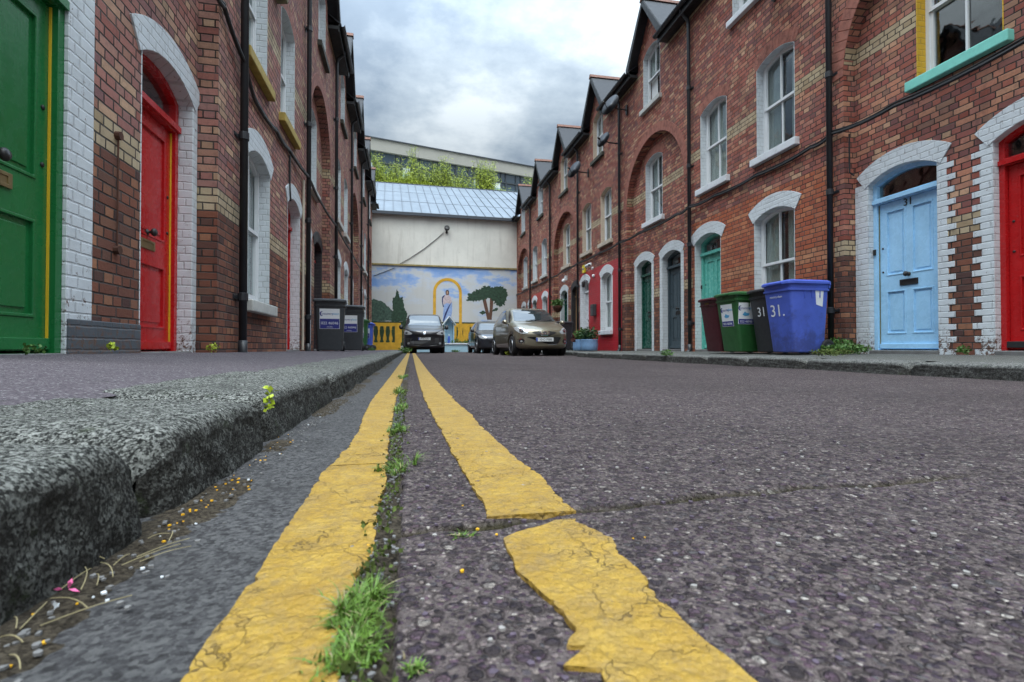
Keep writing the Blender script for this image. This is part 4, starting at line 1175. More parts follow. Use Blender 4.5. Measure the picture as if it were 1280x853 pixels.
def flower_plant(name, loc, r, n, size, petal, label, cat='plant', group=None, seed=1, leaf='leaf', npet=14, psize=.03, rz=0):
    o = empty(name, loc, rz, label=label, category=cat, group=group)
    m = MB(); leaf_cloud(m, (0, 0, r[2]), r, n, size, seed=seed); m.build('leaves', leaf, o, recalc=False)
    m = MB(); rs = random.Random(seed)
    for k in range(5): m.tube([(0, 0, 0), (rs.uniform(-.5, .5) * r[0], rs.uniform(-.5, .5) * r[1], r[2])], .004, 5)
    m.build('stems', leaf, o)
    if petal:
        m = MB()
        for k in range(npet):
            an = rs.uniform(0, 6.3); el = rs.uniform(.1, 1.3)
            p = Vector((r[0] * math.cos(an) * math.cos(el), r[1] * math.sin(an) * math.cos(el), r[2] + r[2] * math.sin(el)))
            for j in range(5):
                aj = j * 1.257; d = Vector((math.cos(aj), math.sin(aj), .25)) * psize
                q = Vector((-math.sin(aj), math.cos(aj), 0)) * psize * .45
                m.add([p, p + d * .6 + q, p + d, p + d * .6 - q], [(0, 1, 2, 3)])
        m.build('flowers', petal, o, recalc=False)
    return o
for i, (px, pet, lab) in enumerate(((553, None, 'green plant in the blue planter, to the left of the shrine'), (564, 'petal_red', 'red flowers in the blue planter at the foot of the shrine'),
        (568, 'petal_white', 'white flowers in the blue planter beside the red ones'), (573, 'petal_white', 'pale flowers midway between shrine and small dark car'),
        (579, None, 'bushy green plant in the blue planter close to the small dark car'), (583.5, 'petal_red', 'red flowers in the blue planter touching the outline of the small dark car'))):
    flower_plant('bedding_plant', on_planter(px, -.85, .38), (.14, .12, .11 + .04 * (i % 3)), 140, .07, pet, lab, group='plants in the blue planter', seed=i + 3)
flower_plant('weed', ground_at(563, 440.8) + (0.,) if False else (on_planter(566, -1.28, 0.0)), (.25, .12, .05), 160, .07, None, 'low weed at the foot of the blue planter', 'weed', seed=40)

# ---------------------------------------------------------------- office building on the hill behind, with its glazed top floor
plain('office_render', (.38, .37, .33), .8, amt=.08, scale=.4, dirt=.12); plain('mullion', (.05, .06, .07), .4); plain('blind', (.75, .82, .84), .7, amt=.2, scale=.7)
m_, t_, b_ = newmat('blue_glass'); b_.inputs['Base Color'].default_value = (.05, .08, .11, 1); b_.inputs['Roughness'].default_value = .04; b_.inputs['Specular IOR Level'].default_value = 1.
m_, t_, b_ = newmat('clear_balustrade'); t_.n.remove(b_)
tr = t_.new('ShaderNodeBsdfTransparent'); gl = t_.new('ShaderNodeBsdfGlossy'); gl.inputs['Roughness'].default_value = .03; tr.inputs['Color'].default_value = (.72, .86, .86, 1)
mx = t_.new('ShaderNodeMixShader'); mx.inputs[0].default_value = .16; t_.l.new(tr.outputs[0], mx.inputs[1]); t_.l.new(gl.outputs[0], mx.inputs[2]); t_.l.new(mx.outputs[0], t_.n['Material Output'].inputs[0])
P1 = Vector((-4.2, 45.97)); P2 = Vector((12.55, 50.7)); dd = (P2 - P1).normalized(); ang = math.atan2(dd.y, dd.x)
off = empty('office_building', (P1.x, P1.y, 0), ang, label='modern office block above the metal roof with pale fascia and glazed top floor', category='building')
HO = 18.5 + E
m = MB(); m.box(-14, 34, 0, 14, HO - 1.12, HO - .08); m.build('fascia', 'office_render', off)
m = MB(); m.box(-14.1, 34.1, -.12, 14.1, HO - .08, HO); m.build('roof', 'coping', off)
m = MB(); m.box(-14, 34, .1, 14, -.3, 14.0); m.box(-14, 34, -2.2, .1, 13.6, 14.0); m.build('wall', 'office_render', off)
m = MB(); m.box(-14, 34, .32, .4, 14.0, HO - 1.12); gl_ = m.build('glazing', 'blue_glass', off)
m = MB(); x = -14.; k = 0
while x < 34:
    w = (1.15, .55, 1.3, .5)[k % 4]; m.box(x - .05, x + .05, .2, .32, 14.0, HO - 1.12)
    x += w; k += 1
m.box(-14, 34, .2, .32, 16.62, 16.74); m.build('window_frames', 'mullion', off)
x = -14.; k = 0; m = MB(); rs = random.Random(4)
while x < 34:
    w = (1.15, .55, 1.3, .5)[k % 4]
    if k % 4 in (0, 2) and rs.random() < .8: m = MB(); m.box(x + .08, x + w - .08, .28, .318, 14.0 + rs.choice([0, 0, .4]), 16.6); m.build('window_blind', 'blind', off)
    x += w; k += 1
m = MB(); x = -14.
while x < 34: m.box(x + .03, x + 1.47, -2.05, -2.03, 14.05, 15.25); x += 1.5
m.build('glass_balustrade', 'clear_balustrade', off)

# bamboo along the terrace, each clump a plant of its own
def bamboo(k, y, h, w, n, seed, label, mat='leaf_lime'):
    z0 = rh - .45
    o = empty('bamboo_clump', wall_o + RW @ Vector((k, y, z0)), WR, label=label, category='bamboo', group='bamboo clumps on the terrace')
    rs = random.Random(seed); cs = MB(); m = MB()
    for _ in range(max(4, int(n / 26))):
        bx, by = rs.uniform(-.35, .35) * w, rs.uniform(-.3, .3) * .8; hh = h * rs.uniform(.35, 1.15); lx, ly = rs.gauss(0, .14) * w, rs.gauss(0, .15)
        path = [(bx + lx * t_ * t_, by + ly * t_ * t_, hh * t_) for t_ in (0, .3, .55, .8, 1)]
        cs.tube(path, [.018, .016, .013, .009, .004], 5)
        for _ in range(26):
            t_ = rs.uniform(.12, 1); p = Vector((bx + lx * t_ * t_, by + ly * t_ * t_, hh * t_)); spread = .10 + .22 * (1 - t_) * w * .6
            p += Vector((rs.gauss(0, spread), rs.gauss(0, spread), rs.gauss(0, .08)))
            d = Vector((rs.gauss(0, .7), rs.gauss(0, .7), rs.gauss(.0, .6))).normalized(); q = d.orthogonal().normalized(); s_ = rs.uniform(.12, .26)
            mid = p + d * s_ * .5; m.add([p, mid + q * s_ * .11, p + d * s_ - Vector((0, 0, s_ * .3)), mid - q * s_ * .11], [(0, 1, 2, 3)])
    cs.build('canes', 'leaf_dull', o); m.build('leaves', mat, o, recalc=False)
def ridge_k(px):                                        # along the ridge: measured at the ridge's own distance
    c, s = math.cos(YAW), math.sin(YAW); a = (px - 640) / 640; d = Vector((a * c + s, -a * s + c)); wd = Vector((math.cos(WR), math.sin(WR)))
    o2 = Vector((wall_o.x, wall_o.y)) + Vector((-math.sin(WR), math.cos(WR))) * 9.6
    det = d.x * (-wd.y) + wd.x * d.y; t_ = (o2.x * (-wd.y) + wd.x * o2.y) / det; return (d * t_ - o2).dot(wd)
hh = [(463, 2.3), (470, 2.0), (474, 2.6), (482, 1.6), (489, 1.9), (497, 2.3), (504, 1.5), (511, 1.3), (515, 3.2), (522, 1.7), (529, 2.2), (536, 1.5), (542, 1.9), (549, 2.2), (560, 1.9), (567, 1.4), (577, 1.9), (584, 1.3), (631, .7), (663, 1.9)]
ORD = 'first second third fourth fifth sixth seventh eighth ninth tenth eleventh twelfth thirteenth fourteenth fifteenth sixteenth seventeenth eighteenth nineteenth twentieth'.split()
nm = ['thin', 'bushy', 'leaning', 'feathery', 'dense']
for i, (px, h) in enumerate(hh):
    bamboo(ridge_k(px), 9.5 + (i % 3) * .35, h * 1.0 + .35, 1.0, int(520 + 260 * h), 100 + i,
           f'{nm[i % 5]} lime green bamboo clump on the roof terrace, {ORD[i]} from the left end')
bamboo(ridge_k(555), 9.3, 2.9, .9, 1700, 201, 'tall dark-hearted bamboo bush in the middle of the roof terrace', 'leaf_lime')
for dx, s_ in ((-.45, 301), (.0, 302), (.45, 303)):
    pass
bamboo(ridge_k(605), 9.3, 2.75, 2.0, 4200, 300, 'widest rounded bamboo bush on the roof terrace, towards the right')
m = MB(); leaf_cloud(m, (ridge_k(512), 9.3, rh - .15), (3.2, .35, .75), 9000, .2, .3, 77); hed = m.build('hedge', 'leaf_lime', None, recalc=False)
hed.location = wall_o; hed.rotation_euler = (0, 0, WR); tag(hed, label='low clipped green hedge running under the bamboo along the ridge', category='hedge')
# ---------------------------------------------------------------- cars
def car_paint(name, col):
    m, t, b = newmat(name); pos, _ = wpos(t)
    fl = t.vor(pos, 900., out='Color'); sep = t.new('ShaderNodeSeparateColor'); t.l.new(fl, sep.inputs[0])
    c = t.mix(t.math('MULTIPLY', sep.outputs[0], .25), col, tuple(min(1, q * 1.8) for q in col))
    c = t.mix(t.mapr(t.noise(pos, 5., 6, .75), .5, .8, 0, .3), c, (.09, .08, .07))
    t.put(b.inputs['Base Color'], c); b.inputs['Metallic'].default_value = .55; b.inputs['Roughness'].default_value = .33
    b.inputs['Coat Weight'].default_value = .9; b.inputs['Coat Roughness'].default_value = .04
car_paint('paint_bronze', (.21, .185, .13)); car_paint('paint_graphite', (.020, .021, .025)); car_paint('paint_steel', (.030, .035, .045))
m_, t_, b_ = newmat('car_glass'); b_.inputs['Base Color'].default_value = (.028, .034, .036, 1); b_.inputs['Roughness'].default_value = .03; b_.inputs['Specular IOR Level'].default_value = 1.; b_.inputs['Coat Weight'].default_value = .6
m_, t_, b_ = newmat('lamp_lens'); b_.inputs['Base Color'].default_value = (.62, .66, .68, 1); b_.inputs['Roughness'].default_value = .12; b_.inputs['Metallic'].default_value = .5; b_.inputs['Coat Weight'].default_value = 1.
m_, t_, b_ = newmat('chrome'); b_.inputs['Base Color'].default_value = (.75, .76, .78, 1); b_.inputs['Roughness'].default_value = .12; b_.inputs['Metallic'].default_value = 1.
plain('car_black', (.012, .012, .013), .5); plain('car_trim', (.03, .03, .032), .5); plain('plate_white', (.72, .74, .74), .35, amt=.05); plain('plate_blue', (.03, .08, .45), .35); plain('plate_ink', (.03, .03, .03), .5)
plain('seat_cloth', (.06, .055, .05), .9)

def catmull(ys, vs, y):
    return float(np.interp(y, ys, vs))
def smooth_interp(xs, ys, x):
    """monotone-ish cubic through the stations"""
    n = len(xs); i = max(0, min(n - 2, int(np.searchsorted(xs, x)) - 1))
    h = xs[i + 1] - xs[i]; t_ = (x - xs[i]) / h
    def slope(k):
        if k <= 0: return (ys[1] - ys[0]) / (xs[1] - xs[0])
        if k >= n - 1: return (ys[-1] - ys[-2]) / (xs[-1] - xs[-2])
        a = (ys[k] - ys[k - 1]) / (xs[k] - xs[k - 1]); b = (ys[k + 1] - ys[k]) / (xs[k + 1] - xs[k])
        return 0 if a * b <= 0 else 2 * a * b / (a + b)
    m0, m1 = slope(i), slope(i + 1)
    return (2*t_**3 - 3*t_**2 + 1) * ys[i] + (t_**3 - 2*t_**2 + t_) * h * m0 + (-2*t_**3 + 3*t_**2) * ys[i+1] + (t_**3 - t_**2) * h * m1

class Car:
    def __init__(s, name, st, bow_f, bow_r, wheels, wr, label, cat, paint_, loc, rz):
        """stations: y, half width, underside, belt, top, half width of the top"""
        s.root = empty(name, loc, rz, label=label, category=cat); s.paint = paint_
        A = list(zip(*st)); Yl = A[0]; L = Yl[-1]
        ys = sorted(set([L * (i / 90) for i in range(91)] + [.01, .02, .05, L - .01, L - .02]))
        V = []; F = []; NP = 0
        for y in ys:
            w, zb, be, tp, wt = [smooth_interp(Yl, A[k], y) for k in range(1, 6)]
            P_ = [(0, zb), (w * .6, zb), (w * .90, zb + .01), (w * .97, zb + .06), (w * .985, zb + .16), (w, zb + (be - zb) * .45), (w, zb + (be - zb) * .62), (w * .985, be - .06), (w * .955, be)]
            gh = tp - be
            wa = w * .955
            for q in (.15, .35, .55, .75, .88): P_.append((wa + (wt - wa) * (q ** 1.15), be + gh * q))
            P_ += [(wt * .96, be + gh * .945), (wt * .86, be + gh * .98), (wt * .6, be + gh * .995), (wt * .3, tp), (0, tp)]
            # round the section over
            NP = len(P_); k = 0
            full = [(-a, b) for a, b in reversed(P_[1:-1])]
            ring = P_ + full
            for (x, z) in ring:
                fy = bow_f * (abs(x) / .85) ** 2.2 * max(0, 1 - y / 1.5) - bow_r * (abs(x) / .85) ** 2.2 * max(0, 1 - (L - y) / 1.2)
                # windscreen bow
                V.append((x, y + fy, z))
        n = len(ring)
        for i in range(len(ys) - 1):
            for j in range(n): F.append((i * n + j, i * n + (j + 1) % n, (i + 1) * n + (j + 1) % n, (i + 1) * n + j))
        F.append(tuple(range(n))); F.append(tuple(range((len(ys) - 1) * n, len(ys) * n)))
        me = bpy.data.meshes.new('body'); me.from_pydata(V, [], F)
        bm = bmesh.new(); bm.from_mesh(me); bmesh.ops.recalc_face_normals(bm, faces=bm.faces)
        bmesh.ops.smooth_vert(bm, verts=bm.verts, factor=.5, use_axis_x=True, use_axis_y=True, use_axis_z=True)
        bmesh.ops.smooth_vert(bm, verts=bm.verts, factor=.5, use_axis_x=True, use_axis_y=True, use_axis_z=True)
        s.bvh = BVHTree.FromBMesh(bm)
        bm.to_mesh(me); bm.free(); me.shade_smooth()
        me.materials.append(MATS[paint_])
        o = bpy.data.objects.new('body', me); COL.objects.link(o)
        # wheel arches cut with a boolean
        c = MB()
        for wy in wheels:
            for q in (-1, 1): c.lathe([(wr + .055, -.30), (wr + .055, .30)], 36, T(q * (A[1][len(A[1]) // 2]), wy, wr - .01) @ RY(R(90)))
        cu = c.build('cut', 'car_black'); bo = o.modifiers.new('b', 'BOOLEAN'); bo.object = cu; bo.operation = 'DIFFERENCE'; bo.solver = 'EXACT'
        bpy.context.view_layer.update(); dg = bpy.context.evaluated_depsgraph_get()
        me2 = bpy.data.meshes.new_from_object(o.evaluated_get(dg)); o.modifiers.clear(); o.data = me2; me2.name = 'body'
        bpy.data.objects.remove(cu)
        o.parent = s.root; s.body = o; s.W = max(A[1])
        # dark wells inside the arches
        m = MB()
        for wy in wheels:
            for q in (-1, 1):
                m.lathe([(wr + .05, 0), (wr + .05, .28), (0, .28)], 30, T(q * (s.W - .30), wy, wr) @ RY(R(90) * (1)) @ T(0, 0, -.28 if q > 0 else 0))
        m.box(-s.W * .8, s.W * .8, wheels[0] - .2, wheels[1] + .2, .16, .30)
        m.build('underside', 'car_black', s.root)
        for wy in wheels:
            for q in (-1, 1):
                M = T(q * (s.W - .105), wy, wr) @ RY(R(90) * q)
                m = MB(); tw = .09
                m.lathe([(wr * .62, -tw), (wr * .90, -tw), (wr * .985, -tw * .8), (wr, -tw * .4), (wr, tw * .4), (wr * .985, tw * .8), (wr * .90, tw), (wr * .64, tw)], 32, M)
                wh = m.build('wheel', 'rubber', s.root, smooth=True)
                m = MB(); m.lathe([(wr * .66, tw * .95), (wr * .64, tw * 1.02), (wr * .60, tw * .6), (wr * .58, tw * .2), (0, tw * .2)], 28, M); 
                m.build('rim_barrel', 'car_trim', wh, smooth=True)
                m = MB(); m.lathe([(wr * .68, tw * .9), (wr * .67, tw * 1.05), (wr * .61, tw * 1.03), (wr * .60, tw * .7)], 28, M)
                m.lathe([(wr * .16, tw * .3), (wr * .17, tw * .85), (wr * .10, tw * 1.0), (0, tw * 1.0)], 16, M)
                for k in range(10 if 'hatch' in name or True else 5):
                    a = k * math.pi / 5
                    m.add([(wr * .12, -wr * .055, tw * .8), (wr * .12, wr * .055, tw * .8), (wr * .62, wr * .038, tw * .98), (wr * .62, -wr * .038, tw * .98),
                           (wr * .12, -wr * .055, tw * .5), (wr * .12, wr * .055, tw * .5), (wr * .62, wr * .038, tw * .7), (wr * .62, -wr * .038, tw * .7)],
                          [(0, 1, 2, 3), (7, 6, 5, 4), (0, 4, 5, 1), (1, 5, 6, 2), (2, 6, 7, 3), (3, 7, 4, 0)], M @ RZ(a))
                m.build('rim', 'rim_metal', wh)
    def patch(s, name, poly, mat, mode='front', off=.004, parent=None, n=26, both=False, thick=.004, smooth=True, side=1, label=None, bevel=0):
        """poly: (x,z) seen from the front, or (y,z) seen from the side; laid on the body"""
        m = MB()
        for sd in ((1, -1) if both else (side,)):
            us = [p[0] for p in poly]; vs = [p[1] for p in poly]
            u0, u1, v0, v1 = min(us), max(us), min(vs), max(vs)
            # triangulate poly with a fine inner grid: clip grid cells against the polygon
            bm = bmesh.new()
            vv = [bm.verts.new((p[0], p[1], 0)) for p in poly]; bm.faces.new(vv)
            for k in range(1, n):
                for co_, no_ in (((u0 + (u1 - u0) * k / n, 0, 0), (1, 0, 0)), ((0, v0 + (v1 - v0) * k / n, 0), (0, 1, 0))):
                    bmesh.ops.bisect_plane(bm, geom=list(bm.verts) + list(bm.edges) + list(bm.faces), plane_co=co_, plane_no=no_)
            bm.verts.ensure_lookup_table(); bm.verts.index_update()
            pts = []
            for v in bm.verts:
                a, b = v.co.x, v.co.y
                if mode == 'front': org, d = Vector((a * sd, -2, b)), Vector((0, 1, 0))
                elif mode == 'top': org, d = Vector((a * sd, b, 4)), Vector((0, 0, -1))
                else: org, d = Vector((sd * 3, a, b)), Vector((-sd, 0, 0))
                hit, nrm, i, dist = s.bvh.ray_cast(org, d)
                if hit is None: hit = org + d * 2.4; nrm = -d
                if nrm.dot(d) > 0: nrm = -nrm
                pts.append(hit + nrm * off)
            m.add(pts, [tuple(v.index for v in f.verts) for f in bm.faces]); bm.free()
        o = m.build(name, mat, parent or s.root, smooth=smooth, recalc=False, label=label)
        return o
    def mirror_parts(s, z, y, w=.12, h=.085, xo=.02):
        for q in (-1, 1):
            m = MB(); x = q * (s.W + xo + w / 2)
            vs = []; 
            m.lathe([(0, -.03), (.7, -.03), (.95, 0), (1, .05), (.9, .1), (.6, .14), (0, .15)], 18, T(x, y + .06, z) @ RX(R(90)) @ Matrix.Diagonal((w * .62, h * .8, 1, 1)))
            m.tube([(q * (s.W - .06), y + .02, z - .07), (x, y + .02, z - .04)], .022, 8)
            m.build('wing_mirror', s.paint if 'bronze' in s.paint else 'car_trim', s.root, smooth=True)
    def plate(s, text, z, w=.52, h=.11, y=None, tilt=0):
        hit = s.bvh.ray_cast(Vector((0, -2, z)), Vector((0, 1, 0)))[0]; y = hit.y - .02
        m = MB(); m.box(-w / 2, w / 2, y - .008, y, z - h / 2, z + h / 2); p = m.build('number_plate', 'plate_white', s.root, bevel=.004)
        m = MB(); m.box(-w / 2 + .003, -w / 2 + .045, y - .0105, y - .008, z - h / 2 + .004, z + h / 2 - .004); m.build('plate_band', 'plate_blue', p)
        m = MB(); text_mesh(m, text, h * .80, T(.022, y - .0095, z - .002) @ Matrix.Diagonal((.95, 1, 1, 1)), .002); m.build('plate_letters', 'plate_ink', p)

def pts_round(poly, r=.25, n=5):
    """round the corners of a polygon"""
    out = []; N = len(poly)
    for i in range(N):
        a, b, c = Vector(poly[i - 1]), Vector(poly[i]), Vector(poly[(i + 1) % N])
        p, q = b.lerp(a, r), b.lerp(c, r)
        for k in range(n + 1):
            t_ = k / n; out.append(tuple(p * (1 - t_) ** 2 + b * 2 * t_ * (1 - t_) + q * t_ * t_))
    return out
ell = lambda cx, cz, rx, rz, n=20, rot=0: [(cx + rx * math.cos(a) * math.cos(rot) - rz * math.sin(a) * math.sin(rot), cz + rx * math.cos(a) * math.sin(rot) + rz * math.sin(a) * math.cos(rot)) for a in [2 * math.pi * i / n for i in range(n)]]

# --- bronze hatchback
ST = [(0, .56, .30, .56, .60, .46), (.04, .70, .24, .66, .72, .58), (.16, .78, .20, .74, .82, .66), (.40, .81, .19, .82, .91, .68), (.70, .825, .19, .88, .985, .68), (.92, .83, .19, .92, 1.04, .66),
      (1.15, .83, .19, .95, 1.20, .61), (1.45, .83, .19, .97, 1.375, .585), (1.75, .83, .19, .985, 1.475, .58), (2.1, .83, .19, 1.0, 1.515, .58), (2.6, .83, .19, 1.01, 1.51, .575), (3.05, .82, .2, 1.03, 1.46, .56),
      (3.35, .80, .22, 1.03, 1.36, .53), (3.58, .77, .26, 1.0, 1.17, .48), (3.72, .72, .30, .9, .98, .45), (3.78, .60, .36, .75, .8, .4)]
hb = Car('parked_car', ST, .26, .22, (.72, 3.12), .30, 'bronze hatchback with chrome V on its grille, parked against the coral red house', 'car', 'paint_bronze', (3.72, 14.05, 0), R(3.2))
ws = hb.patch('windscreen', pts_round([(-.66, 1.03), (.66, 1.03), (.545, 1.43), (-.545, 1.43)], .12), 'car_glass')
hb.patch('front_grille', [(-.38, .665), (-.30, .70), (-.12, .715), (-.10, .60), (.10, .60), (.12, .715), (.30, .70), (.38, .665), (.27, .63), (.14, .585), (-.14, .585), (-.27, .63)], 'car_black')
hb.patch('grille_trim', [(-.155, .715), (-.115, .715), (-.085, .625), (.085, .625), (.115, .715), (.155, .715), (.11, .585), (-.11, .585)], 'chrome', off=.009)
bd = hb.patch('badge', [(a, b) for a, b in ell(0, .668, .052, .045)], 'chrome', off=.012)
hb.patch('badge_bar', [(-.064, .656), (.064, .656), (.064, .680), (-.064, .680)], 'car_trim', off=.016, parent=bd, n=3)
hb.patch('bumper_grille', pts_round([(-.52, .55), (.52, .55), (.40, .335), (-.40, .335)], .12), 'car_black')
hb.patch('bumper_trim', [(-.34, .322), (.34, .322), (.46, .40), (.50, .47), (.46, .445), (.42, .375), (.33, .345), (-.33, .345), (-.42, .375), (-.46, .445), (-.50, .47), (-.46, .40)], 'chrome', off=.008)
for q in (1, -1):
    h = hb.patch('headlight', [(q * a, b) for a, b in ([(.46, .70), (.50, .64), (.60, .625), (.70, .66), (.765, .74), (.77, .83), (.72, .845), (.60, .80)])], 'lamp_lens', off=.010)
    hb.patch('reflector', [(q * a, b) for a, b in ell(.635, .725, .055, .05)], 'car_trim', off=.016, parent=h, n=6)
    hb.patch('bulb', [(q * a, b) for a, b in ell(.635, .725, .032, .030)], 'chrome', off=.020, parent=h, n=4)
    f = hb.patch('fog_light', [(q * a, b) for a, b in ell(.645, .43, .085, .075)], 'chrome', off=.006)
    hb.patch('lens', [(q * a, b) for a, b in ell(.645, .43, .066, .056)], 'car_black', off=.011, parent=f)
    hb.patch('bulb', [(q * a, b) for a, b in ell(.645, .425, .03, .028)], 'lamp_lens', off=.016, parent=f, n=4)
    hb.patch('side_window', pts_round([(1.12, 1.0), (1.98, 1.03), (1.98, 1.43), (1.70, 1.40), (1.42, 1.27)], .1), 'car_glass', 'side', side=q)
    hb.patch('side_window', pts_round([(2.05, 1.03), (2.86, 1.06), (3.02, 1.26), (2.80, 1.40), (2.05, 1.43)], .1), 'car_glass', 'side', side=q)
    hb.patch('door_seam', [(2.005, .25), (2.017, .25), (2.017, 1.0), (2.005, 1.0)], 'car_black', 'side', side=q, off=.002)
    hb.patch('door_seam', [(1.06, .3), (1.072, .3), (1.10, .96), (1.088, .96)], 'car_black', 'side', side=q, off=.002)
    hb.patch('door_handle', pts_round([(1.80, .85), (1.97, .85), (1.97, .885), (1.80, .885)], .3), 'paint_bronze', 'side', side=q, off=.022)
hb.mirror_parts(1.02, 1.10)
hb.plate('10-C-7088', .475)
m = MB()
for xx in (-.30, .22):
    m.tube([tuple(Vector(hb.bvh.ray_cast(Vector((x_, -2, z_)), Vector((0, 1, 0)))[0]) + Vector((0, -.018, .01))) for x_, z_ in ((xx, 1.05), (xx + .2, 1.07), (xx + .42 if xx < 0 else xx + .34, 1.10))], .007, 6)
m.build('wipers', 'car_black', hb.root)

# --- dark van-like car on the double yellow lines
ST = [(0, .62, .32, .72, .78, .5), (.03, .76, .26, .84, .92, .62), (.14, .84, .22, .92, 1.01, .72), (.40, .885, .2, 1.0, 1.09, .76), (.70, .90, .2, 1.06, 1.17, .77), (.90, .905, .2, 1.09, 1.24, .75),
      (1.2, .905, .2, 1.12, 1.52, .70), (1.5, .905, .2, 1.13, 1.72, .685), (1.8, .905, .2, 1.13, 1.78, .69), (2.6, .905, .2, 1.13, 1.79, .69), (3.9, .90, .22, 1.13, 1.77, .68), (4.25, .88, .25, 1.1, 1.62, .66), (4.38, .8, .35, .95, 1.1, .6)]
va = Car('parked_van', ST, .22, .08, (.85, 3.6), .315, 'dark grey van-shaped car facing the camera on the yellow lines', 'van', 'paint_graphite', (.55, 22.0, 0), R(-.5))
va.patch('windscreen', pts_round([(-.735, 1.19), (.735, 1.19), (.635, 1.685), (-.635, 1.685)], .12), 'car_glass')
va.patch('front_grille', pts_round([(-.50, .80), (.50, .80), (.42, .745), (-.42, .745)], .2), 'car_black')
va.patch('bumper_grille', pts_round([(-.46, .53), (.46, .53), (.42, .40), (-.42, .40)], .2), 'car_black')
va.patch('bumper', [(-.86, .66), (-.46, .66), (-.42, .36), (.42, .36), (.46, .66), (.86, .66), (.86, .30), (-.86, .30)], 'car_trim', off=.003)
va.patch('badge', [(-.03, .80), (.03, .80), (.055, .87), (.04, .93), (-.02, .92), (-.055, .86)], 'chrome', off=.012, n=4)
for q in (1, -1):
    h = va.patch('headlight', [(q * a, b) for a, b in ([(.50, .835), (.56, .80), (.72, .79), (.84, .81), (.85, .93), (.80, 1.0), (.70, .965), (.57, .89)])], 'lamp_lens', off=.010)
    va.patch('reflector', [(q * a, b) for a, b in ell(.74, .87, .05, .048)], 'car_trim', off=.016, parent=h, n=5)
    va.patch('fog_light', [(q * a, b) for a, b in ell(.66, .43, .05, .045)], 'lamp_lens', off=.008, n=4)
    va.patch('side_window', pts_round([(1.25, 1.2), (2.1, 1.2), (2.1, 1.62), (1.65, 1.62)], .1), 'car_glass', 'side', side=q)
    va.patch('side_window', pts_round([(2.2, 1.2), (3.2, 1.2), (3.2, 1.62), (2.2, 1.62)], .1), 'car_glass', 'side', side=q)
va.mirror_parts(1.16, 1.12, .15, .14); va.plate('09-KY-877', .625)

# --- small dark hatchback behind the bronze one
ST2 = [(y * 1.02, w, zb, be * .98, tp * .965, wt) for y, w, zb, be, tp, wt in ST[:0]] or [(0, .58, .28, .52, .58, .46), (.04, .72, .22, .62, .69, .6), (.16, .79, .19, .70, .78, .66), (.45, .83, .18, .78, .87, .70), (.8, .84, .18, .84, .95, .69), (1.0, .845, .18, .88, 1.01, .67),
      (1.25, .845, .18, .90, 1.17, .62), (1.55, .845, .18, .92, 1.33, .595), (1.9, .845, .18, .94, 1.43, .59), (2.3, .845, .18, .96, 1.45, .59), (2.9, .84, .18, .98, 1.42, .575), (3.4, .825, .2, .99, 1.32, .54), (3.7, .80, .24, .97, 1.13, .5), (3.9, .74, .28, .86, .95, .47), (3.97, .6, .35, .7, .76, .4)]
sh_ = Car('parked_car', ST2, .25, .2, (.78, 3.25), .30, 'small dark grey hatchback half hidden behind the bronze one', 'car', 'paint_steel', (3.56, 20.9, 0), R(1.5))
sh_.patch('windscreen', pts_round([(-.67, .985), (.67, .985), (.55, 1.37), (-.55, 1.37)], .12), 'car_glass')
sh_.patch('bumper_grille', pts_round([(-.42, .50), (.42, .50), (.34, .30), (-.34, .30)], .15), 'car_black')
sh_.patch('front_grille', pts_round([(-.34, .63), (.34, .63), (.30, .585), (-.30, .585)], .2), 'car_black')
sh_.patch('badge', ell(0, .665, .04, .035), 'chrome', off=.012, n=4)
for q in (1, -1):
    sh_.patch('headlight', [(q * a, b) for a, b in ([(.48, .66), (.52, .60), (.68, .61), (.77, .68), (.78, .76), (.70, .76), (.56, .71)])], 'lamp_lens', off=.010)
    sh_.patch('side_window', pts_round([(1.22, .96), (2.1, .98), (2.1, 1.37), (1.85, 1.35), (1.5, 1.2)], .1), 'car_glass', 'side', side=q)
    sh_.patch('side_window', pts_round([(2.18, .98), (3.0, 1.0), (3.2, 1.16), (2.9, 1.34), (2.18, 1.37)], .1), 'car_glass', 'side', side=q)
    sh_.patch('door_seam', [(2.13, .25), (2.145, .25), (2.145, .95), (2.13, .95)], 'car_black', 'side', side=q, off=.002)
    sh_.patch('door_handle', pts_round([(1.93, .80), (2.09, .80), (2.09, .835), (1.93, .835)], .3), 'car_trim', 'side', side=q, off=.02)
sh_.mirror_parts(.99, 1.18, .13, .09); sh_.plate('08-C-2456', .44)
